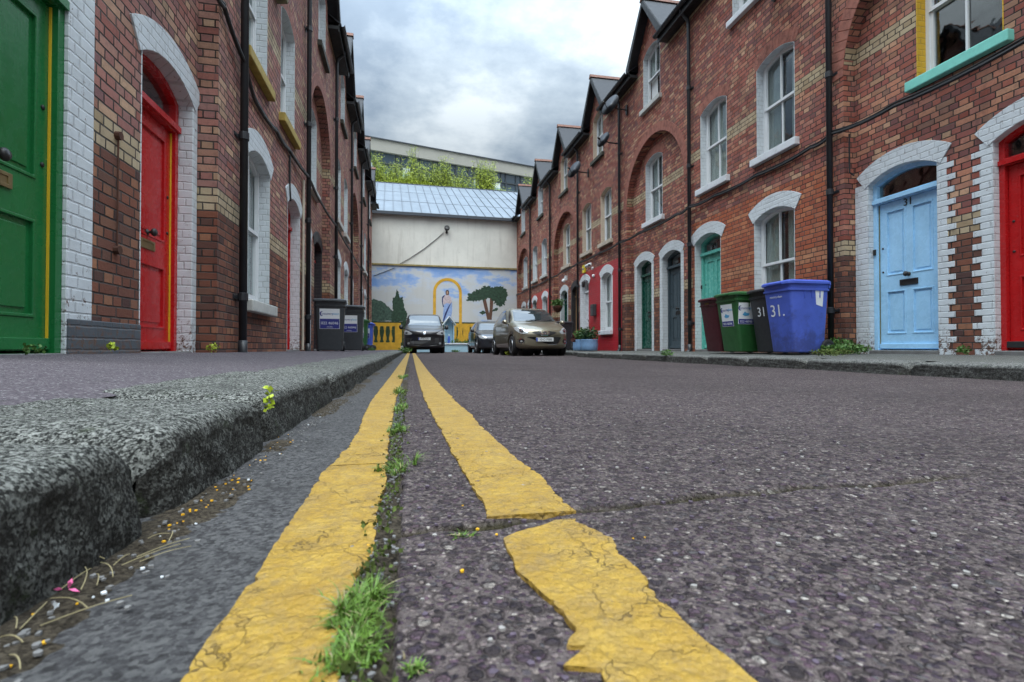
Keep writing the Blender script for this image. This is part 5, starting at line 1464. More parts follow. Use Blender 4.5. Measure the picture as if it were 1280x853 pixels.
# ---------------------------------------------------------------- wheelie bins (front of the bin faces local -y)
def bin_label(root, M, w, h, kind=0):
    m = MB(); m.box(-w / 2, w / 2, -.0025, 0, -h / 2, h / 2, M); s_ = m.build('sticker', 'label_white', root)
    m = MB(); m.box(-w / 2 + .006, w / 2 - .006, -.004, -.0026, -h / 2 + .006, -h / 2 + h * (.50 if kind == 0 else .24), M)
    m.build('sticker_panel', 'label_blue', s_)
    m = MB(); text_mesh(m, 'country', h * .17, M @ T(-.02 * w / .2, -.004, h * .25), .001)
    # crescent of the logo
    cr = [(-w * .40 + .5 * h * .17 * math.cos(a), h * .25 + h * .12 * math.sin(a)) for a in [R(60 + 24 * i) for i in range(11)]]
    cr += [(-w * .37 + .3 * h * .17 * math.cos(a), h * .25 + h * .09 * math.sin(a)) for a in [R(300 - 24 * i) for i in range(11)]]
    m.slab(cr, [], -.0045, -.0026, M)
    m.build('sticker_logo', 'label_blue', s_)
    m = MB(); text_mesh(m, 'clean', h * .17, M @ T(w * .30, -.0042, h * .25), .001)
    if kind: m.slab([(-w * .25, -.02), (-w * .1, .03), (.0, .01), (w * .22, .0), (w * .12, -.035), (-w * .1, -.04)], [], -.0042, -.0026, M)
    m.build('sticker_picture', 'label_cyan', s_)
    m = MB(); text_mesh(m, '022 46046', h * (.19 if kind == 0 else .15), M @ T(0, -.005, -h * (.22 if kind == 0 else .38)), .001)
    if kind == 0: text_mesh(m, 'recycling', h * .08, M @ T(0, -.005, -h * .40), .001)
    m.build('sticker_number', 'label_white', s_)

def wheelie_bin(loc, rz, mat, label, H=1.06, Wd=.575, Dp=.70, group='wheelie bins on the pavement', lid_open=0.):
    o = empty('wheelie_bin', loc, rz, label=label, category='bin', group=group)
    hb_ = H - .10; wb, db = Wd * .80, Dp * .70; wt_, dt = Wd * .96, Dp * .92
    def sec(t_):                                            # rounded rectangle at height fraction
        w = wb + (wt_ - wb) * t_; y0 = -db / 2 + (-dt * .56 + db / 2) * t_; y1 = db / 2 + (dt * .44 - db / 2) * t_
        return w / 2, y0, y1
    m = MB(); rings = []; hs = [0, .015, .05, .2, .4, .6, .8, .90, .905, .93, .935, 1.0]; k = 0
    V = []; r = .045; nseg = 4
    for t_ in hs:
        w, y0, y1 = sec(t_); e = (.014 if .903 < t_ < .932 else 0) - (.012 if t_ == 0 else 0); w += e; y0 -= e; y1 += e
        ring = []
        for cx, cy, a0 in ((w - r, y1 - r, 0), (-w + r, y1 - r, 90), (-w + r, y0 + r, 180), (w - r, y0 + r, 270)):
            for i in range(nseg + 1):
                a = R(a0 + 90 * i / nseg); ring.append((cx + r * math.cos(a), cy + r * math.sin(a), .02 + t_ * hb_))
        V += ring; k = len(ring)
    F = [(i * k + j, i * k + (j + 1) % k, (i + 1) * k + (j + 1) % k, (i + 1) * k + j) for i in range(len(hs) - 1) for j in range(k)]
    F.append(tuple(range(k)))
    m.add(V, F)
    # moulded ribs on front and flanks
    b = m.build('body', mat, o, smooth=False, bevel=0); b.data.shade_smooth()
    es = b.modifiers.new('e', 'EDGE_SPLIT'); es.split_angle = R(35)
    m = MB(); w, y0, y1 = sec(.93)
    for q in (-1, 1):
        for yy in (-.12, .0, .12):
            m.box(q * (w + .0) - .008, q * (w + .0) + .008, yy - .006, yy + .006, .02 + hb_ * .80, .02 + hb_ * .92)
    m.build('ribs', mat, b)
    # lid: dished, overhanging, hinged at the back
    w, y0, y1 = sec(1.0); m = MB(); zt = .02 + hb_; V = []; lv = [(1.03, 0), (1.06, .004), (1.055, .035), (.97, .055), (.6, .072), (.0, .076)]
    base = []
    for cx, cy, a0 in ((w, y1, 0), (-w, y1, 90), (-w, y0, 180), (w, y0, 270)):
        for i in range(nseg + 1):
            a = R(a0 + 90 * i / nseg); base.append((cx - math.copysign(.04, cx) + .05 * math.cos(a), cy - math.copysign(.04, cy - (y0 + y1) / 2) + .05 * math.sin(a)))
    cy_ = (y0 + y1) / 2; k = len(base)
    for f_, z in lv:
        for x, y in base: V.append((x * f_, cy_ + (y - cy_) * f_, zt + z + (.02 if y < cy_ else 0) * 0 + .018 * (1 - (y - y0) / (y1 - y0)) * 0))
    F = [(i * k + j, i * k + (j + 1) % k, (i + 1) * k + (j + 1) % k, (i + 1) * k + j) for i in range(len(lv) - 1) for j in range(k)] + [tuple(range(k))]
    m.add(V, F)
    m.box(-w * .55, w * .55, y0 - .045, y0 + .0, zt + .012, zt + .03)
    li = m.build('lid', mat, o); li.data.shade_smooth(); es = li.modifiers.new('e', 'EDGE_SPLIT'); es.split_angle = R(30)
    m = MB()
    m.tube([(-w * .85, y1 + .05, zt + .005), (w * .85, y1 + .05, zt + .005)], .016, 10)
    for q in (-.8, -.3, .3, .8): m.box(q * w - .012, q * w + .012, y1 - .02, y1 + .055, zt - .05, zt + .02)
    m.build('handle', mat, o, bevel=.003)
    for q in (-1, 1):
        m = MB(); m.lathe([(.06, -.025), (.092, -.025), (.1, -.015), (.1, .015), (.092, .025), (.06, .025)], 24, T(q * (wb / 2 + .01), db / 2 + .03, .1) @ RY(R(90)))
        wh = m.build('wheel', 'rubber', o, smooth=True)
        m = MB(); m.lathe([(.0, -.02), (.062, -.02), (.062, .02), (.02, .03), (0, .03)], 16, T(q * (wb / 2 + .01), db / 2 + .03, .1) @ RY(R(90) * q)); m.build('hub', 'plastic_grey', wh, smooth=True)
    m = MB(); m.tube([(-wb / 2, db / 2 + .03, .1), (wb / 2, db / 2 + .03, .1)], .012, 8); m.build('axle', 'iron', o)
    def face(side_, x, z):
        """matrix of a point on a face: 'f' front, 'l' local -x flank, 'r' local +x flank"""
        t_ = (z - .02) / hb_; w, y0, y1 = sec(t_)
        if side_ == 'f': sl = math.atan2((dt * .56 - db / 2), hb_); return T(x, y0 - .001, z) @ RX(sl * .98)
        sl = math.atan2((wt_ - wb) / 2, hb_)
        if side_ == 'l': return T(-w - .001, x, z) @ RZ(R(-90)) @ RX(sl)
        return T(w + .001, x, z) @ RZ(R(90)) @ RX(sl)
    return o, face
def writing(root, M, s_, size, name='painted_number', mat='label_white'):
    m = MB(); text_mesh(m, s_, size, M @ T(0, -.003, 0), .002); return m.build(name, mat, root)
BR = R(-90)                                                # right-hand row: fronts to the street (-x)
pz = .155
o, f = wheelie_bin((5.38, 6.34, pz), BR, 'plastic_blue_scuffed', 'blue wheelie bin numbered 31, nearest the black downpipe', Wd=.57, Dp=.68, H=1.04)
writing(o, f('f', -.02, .60), '31.', .24); writing(o, f('f', -.02, .80), 'country clean', .045, 'logo_lettering')
m = MB(); m.slab([(-.05, -.10), (.05, -.13), (.06, .10), (-.07, .10)], [], -.003, 0, f('r', .12, .78)); m.build('torn_sticker', 'label_white', o)
if False: m.slab(blob([(-.16, -.38), (.18, -.38), (.20, -.1), (.10, .12), (-.05, .18), (-.13, .0)], .05, 3.), [], -.0012, 0, f('r', .0, .48)); pass
o, f = wheelie_bin((5.52, 6.86, pz), BR, 'plastic_black', 'black wheelie bin numbered 31 between the blue and green bins', Wd=.56, H=1.0)
writing(o, f('f', .0, .62), '31', .20)
o, f = wheelie_bin((5.37, 7.50, pz), BR, 'plastic_green', 'green wheelie bin with two white stickers, right of the maroon bin', H=1.0)
bin_label(o, f('f', -.0, .61), .30, .36, 1); bin_label(o, f('r', -.16, .63), .28, .34, 1)
writing(o, f('f', .0, .90), 'NO 1', .06, mat='leaf_dark')
o, f = wheelie_bin((5.45, 8.12, pz), BR, 'plastic_maroon', 'maroon wheelie bin below the turquoise door', H=.98)
bin_label(o, f('r', .0, .66), .26, .34, 1)
m = MB(); m.box(-.10, .02, -.003, 0, -.03, .03, f('f', 0, .84)); plain('faded_gold', (.16, .11, .02), .6); m.build('faded_sticker', 'faded_gold', o)
BL = R(90)                                                 # left-hand row: fronts to the street (+x)
o, f = wheelie_bin((-1.55, 10.5, .17), R(6), 'plastic_grey', 'dark grey wheelie bin nearest the camera by the red door frame', H=1.02)
bin_label(o, f('f', .0, .62), .36, .38)
o, f = wheelie_bin((-1.36, 12.4, .165), R(3), 'plastic_grey', 'dark grey wheelie bin standing behind another grey one')
bin_label(o, f('f', -.04, .62), .36, .38)
o, f = wheelie_bin((-1.72, 17.9, .15), R(-90), 'plastic_green', 'green wheelie bin behind the dark grey pair')
bin_label(o, f('r', .02, .60), .30, .36)
o, f = wheelie_bin((-1.60, 18.7, .145), R(-90), 'plastic_blue', 'blue wheelie bin on the kerb side, before the mural balustrade', H=1.0)
bin_label(o, f('r', .0, .60), .36, .34)
o, f = wheelie_bin((5.45, 18.0, .15), BR, 'plastic_black', 'black wheelie bin between the bronze car and the oak door')

# ---------------------------------------------------------------- satellite dishes, cameras, alarm boxes, lamps on the walls
plain('dish_grey', (.018, .02, .026), .5, amt=.2)
def dish(x, y, z, label, face=(-.75, -.35, .35), r=.33, arm=.5):
    o = empty('satellite_dish', (x, y, z), 0, label=label, category='satellite dish', group='satellite dishes on the right terrace' if False else 'satellite dishes on the brick terrace')
    d = Vector(face).normalized(); c = Vector((-arm, -.12, 0)); Mt = Matrix.Translation(c) @ d.to_track_quat('Z', 'Y').to_matrix().to_4x4()
    m = MB(); n = 7; prof = [(r * i / n, .26 * r * (i / n) ** 2) for i in range(n, -1, -1)] ; m.lathe([(a, b) for a, b in prof], 28, Mt @ Matrix.Diagonal((.9, 1, 1, 1)))
    m.lathe([(a, b - .008) for a, b in prof], 28, Mt @ Matrix.Diagonal((.9, 1, 1, 1)))
    m.build('reflector', 'dish_grey', o, smooth=True)
    m = MB(); m.tube([(0, 0, -.15), (0, 0, .15)], .02, 6); m.box(-.02, 0, -.05, .05, -.12, .12); m.tube([(0, 0, 0), (-arm * .6, -.02, 0), tuple(c - d * .02)], .02, 8); m.build('bracket', 'iron', o)
    e = c + d * (r * 1.05) + Vector((0, 0, -r * .35)); m = MB(); m.tube([tuple(c + Vector((0, 0, -r * .9))), tuple(e)], .010, 6); m.lathe([(.02, -.05), (.03, 0), (.03, .05), (0, .06)], 10, Matrix.Translation(e) @ d.to_track_quat('Z', 'Y').to_matrix().to_4x4())
    m.build('receiver_arm', 'iron', o)
dish(6.12, 13.85, 7.14, 'highest dark satellite dish, beside the gutter near the open dormer window')
dish(6.12, 14.42, 6.38, 'dark satellite dish just under another, left of a drainpipe', r=.25)
dish(6.12, 17.15, 6.42, 'dark satellite dish farthest along the terrace', r=.33)
dish(6.12, 7.7, 6.35, 'dish cut off by the top edge of the photo above the white sills', face=(-.6, .2, .6), r=.3, arm=.35)
def wallbox(name, loc, label, cat, mat, sx, sy, sz, rz=0., extra=None):
    o = empty(name, loc, rz, label=label, category=cat); m = MB(); m.box(-sx, 0, -sy / 2, sy / 2, -sz / 2, sz / 2); m.build('casing', mat, o, bevel=.012); return o
plain('alarm_yellow', (.75, .6, .03), .45)
o = wallbox('alarm_box', (6.15, 17.6, 3.08), 'yellow alarm box above the white door', 'alarm', 'alarm_yellow', .07, .22, .28)
m = MB(); m.box(-.0725, -.0705, -.07, .07, -.03, .03); m.build('dark_label', 'label_blue', o)
o = empty('security_camera', (6.15, 16.75, 2.98), 0, label='white security camera beside the yellow alarm box', category='camera')
m = MB(); m.lathe([(.05, 0), (.055, .04), (.05, .05), (0, .05)], 14, RY(R(-90))); m.tube([(-.04, 0, 0), (-.12, 0, .04), (-.16, 0, .08)], .015, 6); m.build('bracket', 'white_upvc', o)
m = MB(); m.lathe([(.045, -.14), (.055, -.13), (.055, .12), (.048, .14), (0, .14)], 14, T(-.18, 0, .10) @ RX(R(80)) @ RY(R(20))); m.build('camera_body', 'white_upvc', o, smooth=True)
m = MB(); m.lathe([(.0, -.002), (.035, .0), (.035, .012), (0, .014)], 12, T(-.205, -.14, .085) @ RX(R(80))); m.build('lens', 'car_black', o)
o = empty('security_lamp', (6.15, 16.62, 2.70), 0, label='small white sensor lamp under the security camera', category='lamp')
m = MB(); m.lathe([(.05, 0), (.06, .03), (.05, .07), (0, .09)], 14, RY(R(-90))); m.build('casing', 'white_upvc', o, smooth=True)
o = empty('wall_lantern', (6.15, 17.25, 2.58), 0, label='black wall lantern hanging over the white door', category='lamp')
m = MB(); m.tube([(0, 0, 0), (-.1, 0, .06), (-.18, 0, .02)], .012, 6); m.lathe([(.05, -.02), (.06, -.05), (.045, -.19), (.03, -.20), (0, -.21)], 8, T(-.18, 0, .0)); m.lathe([(0, .03), (.07, -.02), (.06, -.03)], 8, T(-.18, 0, 0)); m.build('lantern_body', 'iron', o)
o = wallbox('meter_box', (6.15, 16.55, 1.52), 'dark grey letter box on the crimson wall beside the white door', 'letter box', 'plastic_grey', .14, .26, .40)
m = MB(); m.box(-.15, -.141, -.09, .09, .08, .10); m.build('slot', 'car_black', o)
o = empty('security_lamp', (6.15, 19.75, 2.98), 0, label='white floodlight between the arched doorways with hanging basket and oak door', category='lamp')
m = MB(); m.box(-.1, 0, -.05, .05, -.02, .16); m.lathe([(.05, -.05), (.075, 0), (.07, .07), (0, .08)], 14, T(-.14, 0, -.03) @ RY(R(-150))); m.build('casing', 'white_upvc', o)
# weathered box high on the left
o = empty('bird_box', (-1.90, 7.62, 5.35), 0, label='weathered wooden box fixed beside an upper window', category='box')
plain('old_wood', (.22, .21, .13), .85, amt=.4, scale=20, bump=.5, dirt=.4)
m = MB(); m.slab([(0, -.22), (.16, -.20), (.20, .20), (0, .20)], [], -.12, .12); m.build('casing', 'old_wood', o, bevel=.01)
m = MB(); m.slab([(-.01, .20), (.22, .20), (.24, .23), (-.01, .27)], [], -.14, .14); m.build('lid', 'white_paint', o)

# cables along the walls
def wall_cable(pts, r, label):
    m = MB(); P_ = []
    for a, b in zip(pts[:-1], pts[1:]):
        for k in range(6):
            t_ = k / 6; p = Vector(a).lerp(Vector(b), t_); p.z -= .035 * 4 * t_ * (1 - t_); P_.append(tuple(p))
    P_.append(pts[-1]); m.tube(P_, r, 7)
    m.tube([(x + .0, y, z + .034 + .006 * math.sin(y * 5)) for x, y, z in P_], r * .6, 6)
    o = m.build('cable', 'cable_black'); tag(o, label=label, category='cable'); o['kind'] = 'thing'
X = 6.11
wall_cable([(X, 2.9, 3.36), (X, 4.0, 3.36), (X, 5.5, 3.36), (X - .02, 6.45, 3.40), (X, 6.9, 3.36), (X, 8.2, 3.35), (X, 9.5, 3.36), (X - .05, 10.4, 3.37), (X, 11., 3.36), (X, 13., 3.37), (X - .05, 14.3, 3.36), (X, 16., 3.37), (X - .05, 18.2, 3.37), (X, 20.5, 3.36), (X, 22.1, 3.36), (X, 26, 3.36), (X, 29.8, 3.36)], .022, 'black cable running along the terrace wall on the bins and blue door side')
def XL_(y): return lwall(y) + .03
wall_cable([(XL_(y) + (.05 if q else 0), y, z) for y, z, q in ((3.6, 4.1, 0), (4.3, 3.75, 0), (5.1, 3.62, 0), (5.5, 3.62, 0), (6.0, 3.34, 1), (6.6, 3.20, 0), (7.6, 3.26, 0), (8.4, 3.30, 0), (9.78, 3.33, 1), (11.5, 3.33, 0), (13.56, 3.33, 1), (17.3, 3.33, 1), (21.1, 3.33, 1), (28, 3.33, 0))], .022, 'sagging black cable along the terrace wall on the yellow line side')
# grey drain down the corner by door 31
m = MB(); m.tube([(6.145, 6.22, 3.3), (6.145, 6.22, 2.75), (6.20, 6.20, 2.70)], .012, 6); o = m.build('cable', 'cable_black'); tag(o, label='thin cable dropping towards the arch of door 31', category='cable')
m = MB(); xx = lwall(9.45) + .03; m.tube([(xx, 9.55, .2), (xx, 9.55, 3.2)], .022, 8); o = m.build('waste_pipe', 'sill_cream'); tag(o, label='thin cream pipe beside the drainpipe near the grey bins', category='pipe')
m = MB(); xx = lwall(8.45) + .02; m.tube([(xx, 8.5, 3.25), (xx, 8.5, 2.75), (xx, 8.56, 2.55)], .016, 7); o = m.build('cable', 'cable_black'); tag(o, label='thin cable dropping to the red door beside the white sash window', category='cable')
# iron tie on the left pier
m = MB(); xx = -1.8 - .042 - .18 + .012; m.tube([(xx, 4.02, .92), (xx, 4.02, 1.72)], .006, 6); m.lathe([(.03, -.02), (.03, .02), (0, .02)], 10, T(xx, 4.02, 1.72) @ RY(R(90))); m.lathe([(.03, -.02), (.03, .02), (0, .02)], 10, T(xx, 4.02, .92) @ RY(R(90)))
plain('rust', (.09, .035, .02), .9, amt=.4); o = m.build('iron_bar', 'rust'); tag(o, label='rusty iron bar fixed upright on the brick pier between green and red doors', category='bar')
# grey painted plinth of that pier
hs_ = [q for q in COL.objects if q.name == 'terraced_house.007'][0]
m = MB(); m.box(-(4.355 - L(0)), -(3.505 - L(0)), -.185, -.163, GB + E + .02, .10 + E + .075); m.build('painted_plinth', 'grey_plinth', hs_, bevel=.006)

# ---------------------------------------------------------------- plants at the crimson house, hanging basket
plain('tub_blue', (.22, .38, .62), .45, dirt=.2)
def tub(loc, r, h, label, petal, seed, leaf='leaf'):
    o = empty('plant_pot', loc, 0, label=label, category='plant pot', group='pots by the crimson house')
    m = MB(); m.lathe([(r * .86, 0), (r * .95, h * .1), (r, h * .5), (r * .95, h * .9), (r, h), (r * .9, h), (r * .85, h * .9), (0, h * .9)], 26); m.build('pot', 'tub_blue', o, smooth=True)
    flower_plant('pot_plant', (loc[0], loc[1], loc[2] + h * .88), (r * 1.15, r * 1.15, .20), 420, .09, petal, label.replace('pot', 'plant') if False else 'leafy plant growing in the ' + label.split(' with ')[0], seed=seed, leaf=leaf, npet=26, psize=.04)
tub((5.55, 15.45, .15), .27, .36, 'pale blue tub nearest the white window with dark foliage', 'petal_white', 61, 'leaf_dark')
tub((5.55, 16.10, .15), .25, .36, 'pale blue tub in the middle of the row with bright flowers', 'petal_red', 62)
tub((5.62, 16.75, .15), .20, .28, 'small pale blue pot closest to the white door with reddish leaves', 'petal_pink', 63, 'reddish_leaf') if plain('reddish_leaf', (.14, .04, .03), .6, amt=.4) else None
hk = empty('hanging_basket', (6.0, 20.6, 1.75 + E), 0, label='hanging basket of green plants outside the green door', category='basket')
m = MB(); m.lathe([(.05, -.28), (.14, -.22), (.20, -.08), (.22, 0), (.2, 0), (.0, -.02)], 18); m.build('basket', 'rust', hk, smooth=True)
m = MB(); leaf_cloud(m, (0, 0, .10), (.27, .27, .16), 420, .09, seed=71); m.build('plants', 'leaf', hk, recalc=False)
m = MB(); m.tube([(0, 0, 0), (0, 0, .45)], .006, 5); m.tube([(0, 0, .45), (.15, 0, .5), (.15, 0, .3)], .012, 6); m.build('hook', 'iron', hk)

# ---------------------------------------------------------------- grass and weeds
def blade(m, p, d, L, w, bend, rs):
    side = Vector((-d.y, d.x, 0)).normalized() * w; pr = []
    for k in range(5):
        t_ = k / 4; q = p + Vector((d.x * bend * t_ * t_, d.y * bend * t_ * t_, 0)) * L + Vector((0, 0, L * (t_ - .45 * bend * t_ * t_)))
        pr.append((q, side * (1 - t_ ** 1.5)))
    vs = []; fs = []
    for q, s_ in pr[:-1]: vs += [q - s_, q + s_]
    vs.append(pr[-1][0]); n = len(pr) - 1
    for k in range(n - 1): fs.append((2 * k, 2 * k + 1, 2 * k + 3, 2 * k + 2))
    fs.append((2 * n - 2, 2 * n - 1, 2 * n)); m.add(vs, fs)
plain('grass', (.105, .20, .02), .55, amt=.55, scale=90); plain('dry_grass', (.30, .25, .13), .7, amt=.3, scale=60); plain('moss', (.07, .10, .015), .9, amt=.5, scale=80)
def tuft(loc, rx, ry, n, L, seed, label, group='grass tufts in the joint beside the yellow line', mat='grass', dry=.12, w=.0011):
    o = empty('grass_tuft', loc, 0, label=label, category='grass tuft', group=group); rs = random.Random(seed)
    a, b = MB(), MB()
    cl = [(rs.gauss(0, .55) * rx, rs.gauss(0, .55) * ry, rs.uniform(.35, 1.1), rs.uniform(.1, .35), rs.uniform(0, 6.3)) for _ in range(9)]
    for _ in range(n):
        cx_, cy_, lf, sp_, lean = rs.choice(cl); r_ = abs(rs.gauss(0, sp_)); an = rs.uniform(0, 6.3); p = Vector((cx_ + rx * r_ * math.cos(an), cy_ + ry * r_ * math.sin(an), 0))
        out = rs.gauss(lean, .9) if rs.random() < .6 else an
        blade(b if rs.random() < dry else a, p, Vector((math.cos(out), math.sin(out), 0)), L * lf * rs.uniform(.4, 1.2), w * rs.uniform(.6, 1.3), rs.uniform(.2, 1.5), rs)
    a.build('blades', mat, o, recalc=False)
    if b.v: b.build('dry_blades', 'dry_grass', o, recalc=False)
TL = [((452, 835), .034, .030, 620, .020, 'low grass tuft cut off by the bottom edge of the photo'), ((452, 775), .026, .040, 620, .028, 'big bright grass tuft nearest the camera, spilling over the yellow line'), ((492, 590), .03, .05, 330, .030, 'spiky round grass tuft beyond the mossy gap'),
      ((497, 541), .022, .09, 260, .026, 'grass tuft a little beyond the spiky round one'), ((499, 513), .022, .13, 300, .028, 'long low grass tuft by the third crack in the yellow paint'),
      ((500, 492), .025, .22, 360, .032, 'grass tuft farther along the joint, narrow and upright'), ((502, 473), .03, .4, 420, .035, 'thin far strip of grass between the lines'), ((578, 677), .012, .008, 50, .012, 'tiny sprig of grass in the road at the broken line')]
for i, (p, rx, ry, n, L_, lab) in enumerate(TL):
    g_ = ground_at(*p); tuft((g_[0] if i == 7 else max(-.058, min(-.034, g_[0])), g_[1], .006), rx, ry, n, L_, 80 + i, lab, w=.0011 if i < 3 else .0016)
def weed(x, y, z, r, n, size, seed, label, mat='leaf', h=.5):
    o = empty('weed', (x, y, z), 0, label=label, category='weed', group='weeds at the edges of the pavement')
    m = MB(); leaf_cloud(m, (0, 0, r * h), (r, r, r * h), n, size, .8, seed, .8); m.build('leaves', mat, o, recalc=False)
weed(5.75, 5.95, .15, .32, 620, .04, 1, 'lush spreading weed between the blue bin and door 31', h=.2)
weed(6.0, 6.3, .16, .22, 260, .045, 2, 'weed tucked behind the foot of the downpipe near door 31', h=.5)
weed(5.0, 5.35, .15, .25, 260, .022, 3, 'flat mossy weed in front of door 31', 'moss', .15)
weed(4.25, 8.0, .08, .12, 160, .03, 4, 'weed growing from the kerb face below the bins', 'leaf', .5)
weed(4.6, 4.95, .145, .2, 200, .02, 5, 'thin mossy weed at the kerb joint near the red door', 'moss', .2)
weed(6.0, 4.6, .16, .07, 90, .03, 6, 'small weed at the white jamb by the red door', 'leaf', .7)
weed(-1.93, 3.82, .205, .028, 26, .03, 7, 'small bright weed against the grey plinth', 'leaf_lime', 1.1)
weed(-1.93, 3.1, .205, .05, 60, .02, 8, 'small weed at the foot of the green door', 'leaf', .5)
weed(-1.86, 5.35, .20, .06, 70, .022, 9, 'yellowish weed at the foot of the white jamb by the red door', 'leaf_lime', .6)
gx, gy_ = -.39, 1.365
weed(gx + .045, gy_, .075, .016, 30, .016, 10, 'tiny leafy weed growing in the kerb joint', 'leaf_lime', 2.2)
weed(-1.25, 17.2, .15, .15, 160, .03, 11, 'patch of weed on the pavement by the blue and green bins', 'leaf', .25)
weed(-.25, 21.0, .02, .3, 260, .05, 12, 'weeds at the gutter beside the dark van', 'leaf', .4)
weed(3.0, 15.6, .01, .16, 160, .04, 13, 'weeds on the road under the bronze car', 'leaf_lime', .4)

# fallen petals, grit and straw in the gutter
rs = random.Random(5)
def bits(name, n, fn, size, mat, cat, label):
    m = MB()
    for _ in range(n):
        x, y, z = fn(); s_ = size * rs.uniform(.6, 1.5); k = rs.randint(4, 6); a0 = rs.uniform(0, 6)
        top = [(x + s_ * math.cos(a0 + 6.283 * i / k) * rs.uniform(.7, 1.1), y + s_ * math.sin(a0 + 6.283 * i / k) * rs.uniform(.7, 1.1), z + s_ * rs.uniform(.3, .6)) for i in range(k)]
        bot = [(p[0], p[1], z - s_ * .3) for p in top]; m.add(top + bot, [tuple(range(k)), tuple(range(2 * k - 1, k - 1, -1))] + [(i, (i + 1) % k, (i + 1) % k + k, i + k) for i in range(k)])
    o = m.build(name, mat); o['kind'] = 'stuff'; tag(o, label=label, category=cat)
bits('fallen_petals', 46, lambda: (-.305 + rs.gauss(0, .016), rs.choice([rs.uniform(.42, 1.6), rs.uniform(.8, 1.3)]), .005), .0017, 'petal_yellow', 'petals', 'scattered orange petals along the foot of the kerb')
bits('road_petals', 9, lambda: (rs.uniform(-.05, .3), rs.uniform(.40, .8), .008), .0019, 'petal_yellow', 'petals', 'orange petals dropped between the yellow lines')
bits('grit', 420, lambda: (-.325 + abs(rs.gauss(0, .035)), rs.uniform(.35, 3.2), .006), .0024, 'granite_step', 'grit', 'dark grit gathered along the foot of the kerb')
bits('pale_grit', 12, lambda: (-.31 + abs(rs.gauss(0, .03)), rs.uniform(.4, 2.), .006), .002, 'label_white', 'grit', 'pale flecks among the grit at the kerb')
m = MB()
for _ in range(18):
    x, y = -.315 + rs.gauss(.01, .018), rs.choice([rs.gauss(.60, .05), rs.uniform(.42, .75)]); a = rs.uniform(-.9, 1.4) + 1.2; L_ = rs.uniform(.02, .065)
    p = [(x + L_ * t_ * math.cos(a + .2 * t_), y + L_ * t_ * math.sin(a + .2 * t_), .008 + .003 * math.sin(3.1 * t_)) for t_ in (0, .2, .4, .6, .8, 1)]; m.tube(p, .0005, 4)
o = m.build('straw', 'dry_grass'); o['kind'] = 'stuff'; tag(o, label='dry straw and twigs caught at the foot of the kerb', category='straw')
gp = ground_at(85, 742, .006)
m = MB(); leaf_cloud(m, (gp[0], gp[1], .012), (.004, .003, .002), 4, .009, .5, 3); o = m.build('fallen_petal', 'petal_pink', recalc=False); tag(o, label='single pink petal lying in the gutter', category='petal')
gp = ground_at(70, 764, .006)
m = MB(); leaf_cloud(m, (gp[0], gp[1], .008), (.006, .004, .002), 4, .009, .7, 8); o = m.build('paper_scrap', 'label_white', recalc=False); tag(o, label='pale crumpled scrap in the gutter near a pink petal', category='litter')

rs = random.Random(15)
m = MB(); leafs = 0
for _ in range(420):
    y = .3 + 2.6 * rs.random() ** 1.6; x = -.036 + rs.gauss(0, .010); leaf_cloud(m, (x, y, .010), (.006, .009, .002), 3, .0065, .8, rs.randint(0, 10 ** 6), 1.2)
o = m.build('moss', 'moss', recalc=False); o['kind'] = 'stuff'; tag(o, label='moss and small seedlings in the soil beside the yellow line', category='moss')
bits('joint_grit', 520, lambda: (-.038 + rs.gauss(0, .012), .27 + 2.4 * rs.random() ** 1.4, .007), .0022, 'granite_step', 'grit', 'grit and crumbs lying in the soil joint beside the yellow line')
plain('chip_purple', (.09, .065, .09), .6, amt=.4, scale=70); plain('chip_pale', (.30, .28, .26), .6, amt=.3, scale=70)
bits('loose_chippings', 260, lambda: (rs.uniform(.0, 1.1), .33 + 1.6 * rs.random() ** 1.5, .0075), .0032, 'chip_purple', 'chippings', 'loose dark stone chippings on the road')
bits('loose_chippings', 150, lambda: (rs.uniform(.0, 1.1), .33 + 1.6 * rs.random() ** 1.5, .0075), .0028, 'chip_pale', 'chippings', 'loose pale stone chippings on the road')
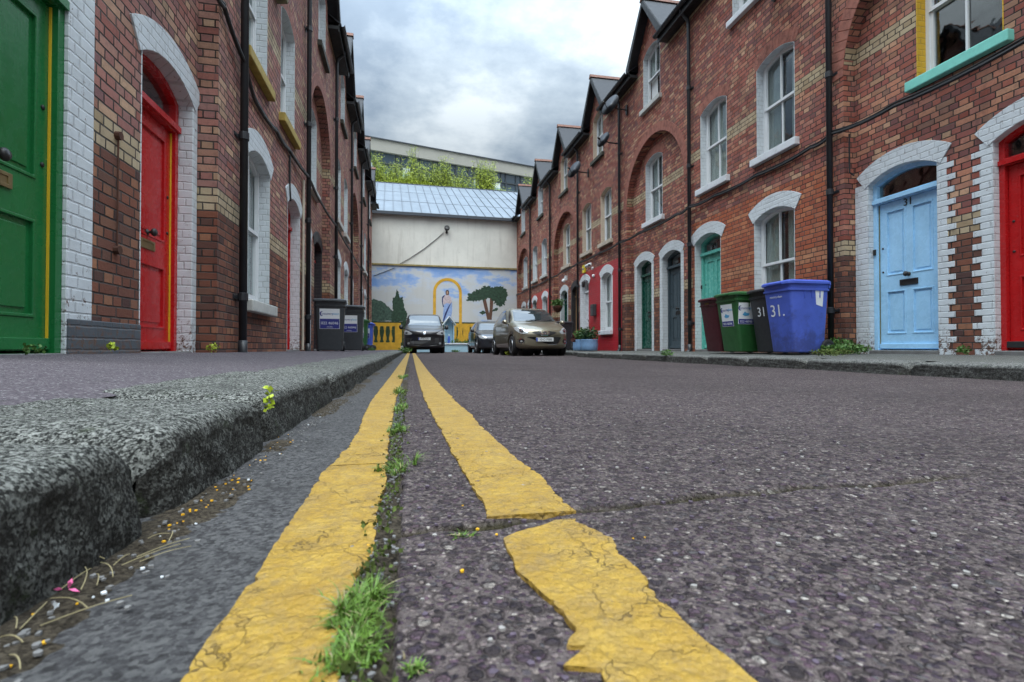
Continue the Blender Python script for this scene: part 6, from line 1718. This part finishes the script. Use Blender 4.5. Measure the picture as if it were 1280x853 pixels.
# ---------------------------------------------------------------- sky, sun, camera
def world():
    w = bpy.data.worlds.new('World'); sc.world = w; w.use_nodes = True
    t = NT(w); bg = t.n['Background']
    tc = t.new('ShaderNodeTexCoord'); v = tc.outputs['Generated']
    sx = t.new('ShaderNodeSeparateXYZ'); t.l.new(v, sx.inputs[0]); X, Y, Z = sx.outputs
    sky = t.new('ShaderNodeTexSky', sky_type='NISHITA'); sky.sun_disc = False; sky.sun_elevation = R(48); sky.sun_rotation = R(200)
    sky.air_density = 1.; sky.dust_density = 2.
    zc = t.math('MAXIMUM', Z, .04)
    zc2 = t.math('ADD', zc, .18)
    p = t.comb(t.math('DIVIDE', X, zc2), t.math('DIVIDE', Y, zc2), 0.)
    n1 = t.noise(p, .95, 10, .6); n2 = t.noise(p, .42, 4, .5)
    f = t.math('ADD', t.math('MULTIPLY', n1, .62), t.math('MULTIPLY', n2, .38))
    cloud = t.ramp(f, [(.38, (1.7, 2.25, 2.95)), (.455, (2.4, 3.05, 3.8)), (.505, (4.0, 4.75, 5.4)), (.56, (6.6, 7.3, 7.7))])
    # sky overhead made far brighter than the low sky, to light the street
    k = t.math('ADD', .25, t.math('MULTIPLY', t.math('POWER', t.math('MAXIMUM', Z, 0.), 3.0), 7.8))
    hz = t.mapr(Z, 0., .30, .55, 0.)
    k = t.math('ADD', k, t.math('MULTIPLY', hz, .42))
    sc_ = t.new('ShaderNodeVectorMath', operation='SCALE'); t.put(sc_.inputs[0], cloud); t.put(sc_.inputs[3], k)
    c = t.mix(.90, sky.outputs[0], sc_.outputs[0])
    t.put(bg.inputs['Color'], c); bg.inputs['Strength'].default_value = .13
    sun = bpy.data.lights.new('sun', 'SUN'); sun.energy = .7; sun.angle = R(25); sun.color = (1, .97, .92)
    o = bpy.data.objects.new('sun', sun); COL.objects.link(o)
    # light from high, slightly to the left and from behind the camera
    d = Vector((.30, .45, -1.15)); o.rotation_euler = d.to_track_quat('-Z', 'Y').to_euler(); o.location = (0, 0, 20)
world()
cam = bpy.data.cameras.new('camera'); co = bpy.data.objects.new('camera', cam); COL.objects.link(co)
co.location = (0, 0, E); co.rotation_euler = (R(90) + math.atan(8.5 / 640), 0, -YAW)
cam.lens = 18; cam.sensor_width = 36; cam.clip_start = .02; cam.clip_end = 2000
cam.dof.use_dof = True; cam.dof.focus_distance = 2.6; cam.dof.aperture_fstop = 9
sc.camera = co
sc.view_settings.view_transform = 'Standard'; sc.view_settings.look = 'None'; sc.view_settings.gamma = 1; sc.view_settings.exposure = .42
sc.view_settings.use_curve_mapping = False
sc.cycles.use_denoising = True
sc.cycles.max_bounces = 8; sc.cycles.diffuse_bounces = 4; sc.cycles.transparent_max_bounces = 12
sc.cycles.sample_clamp_indirect = 6
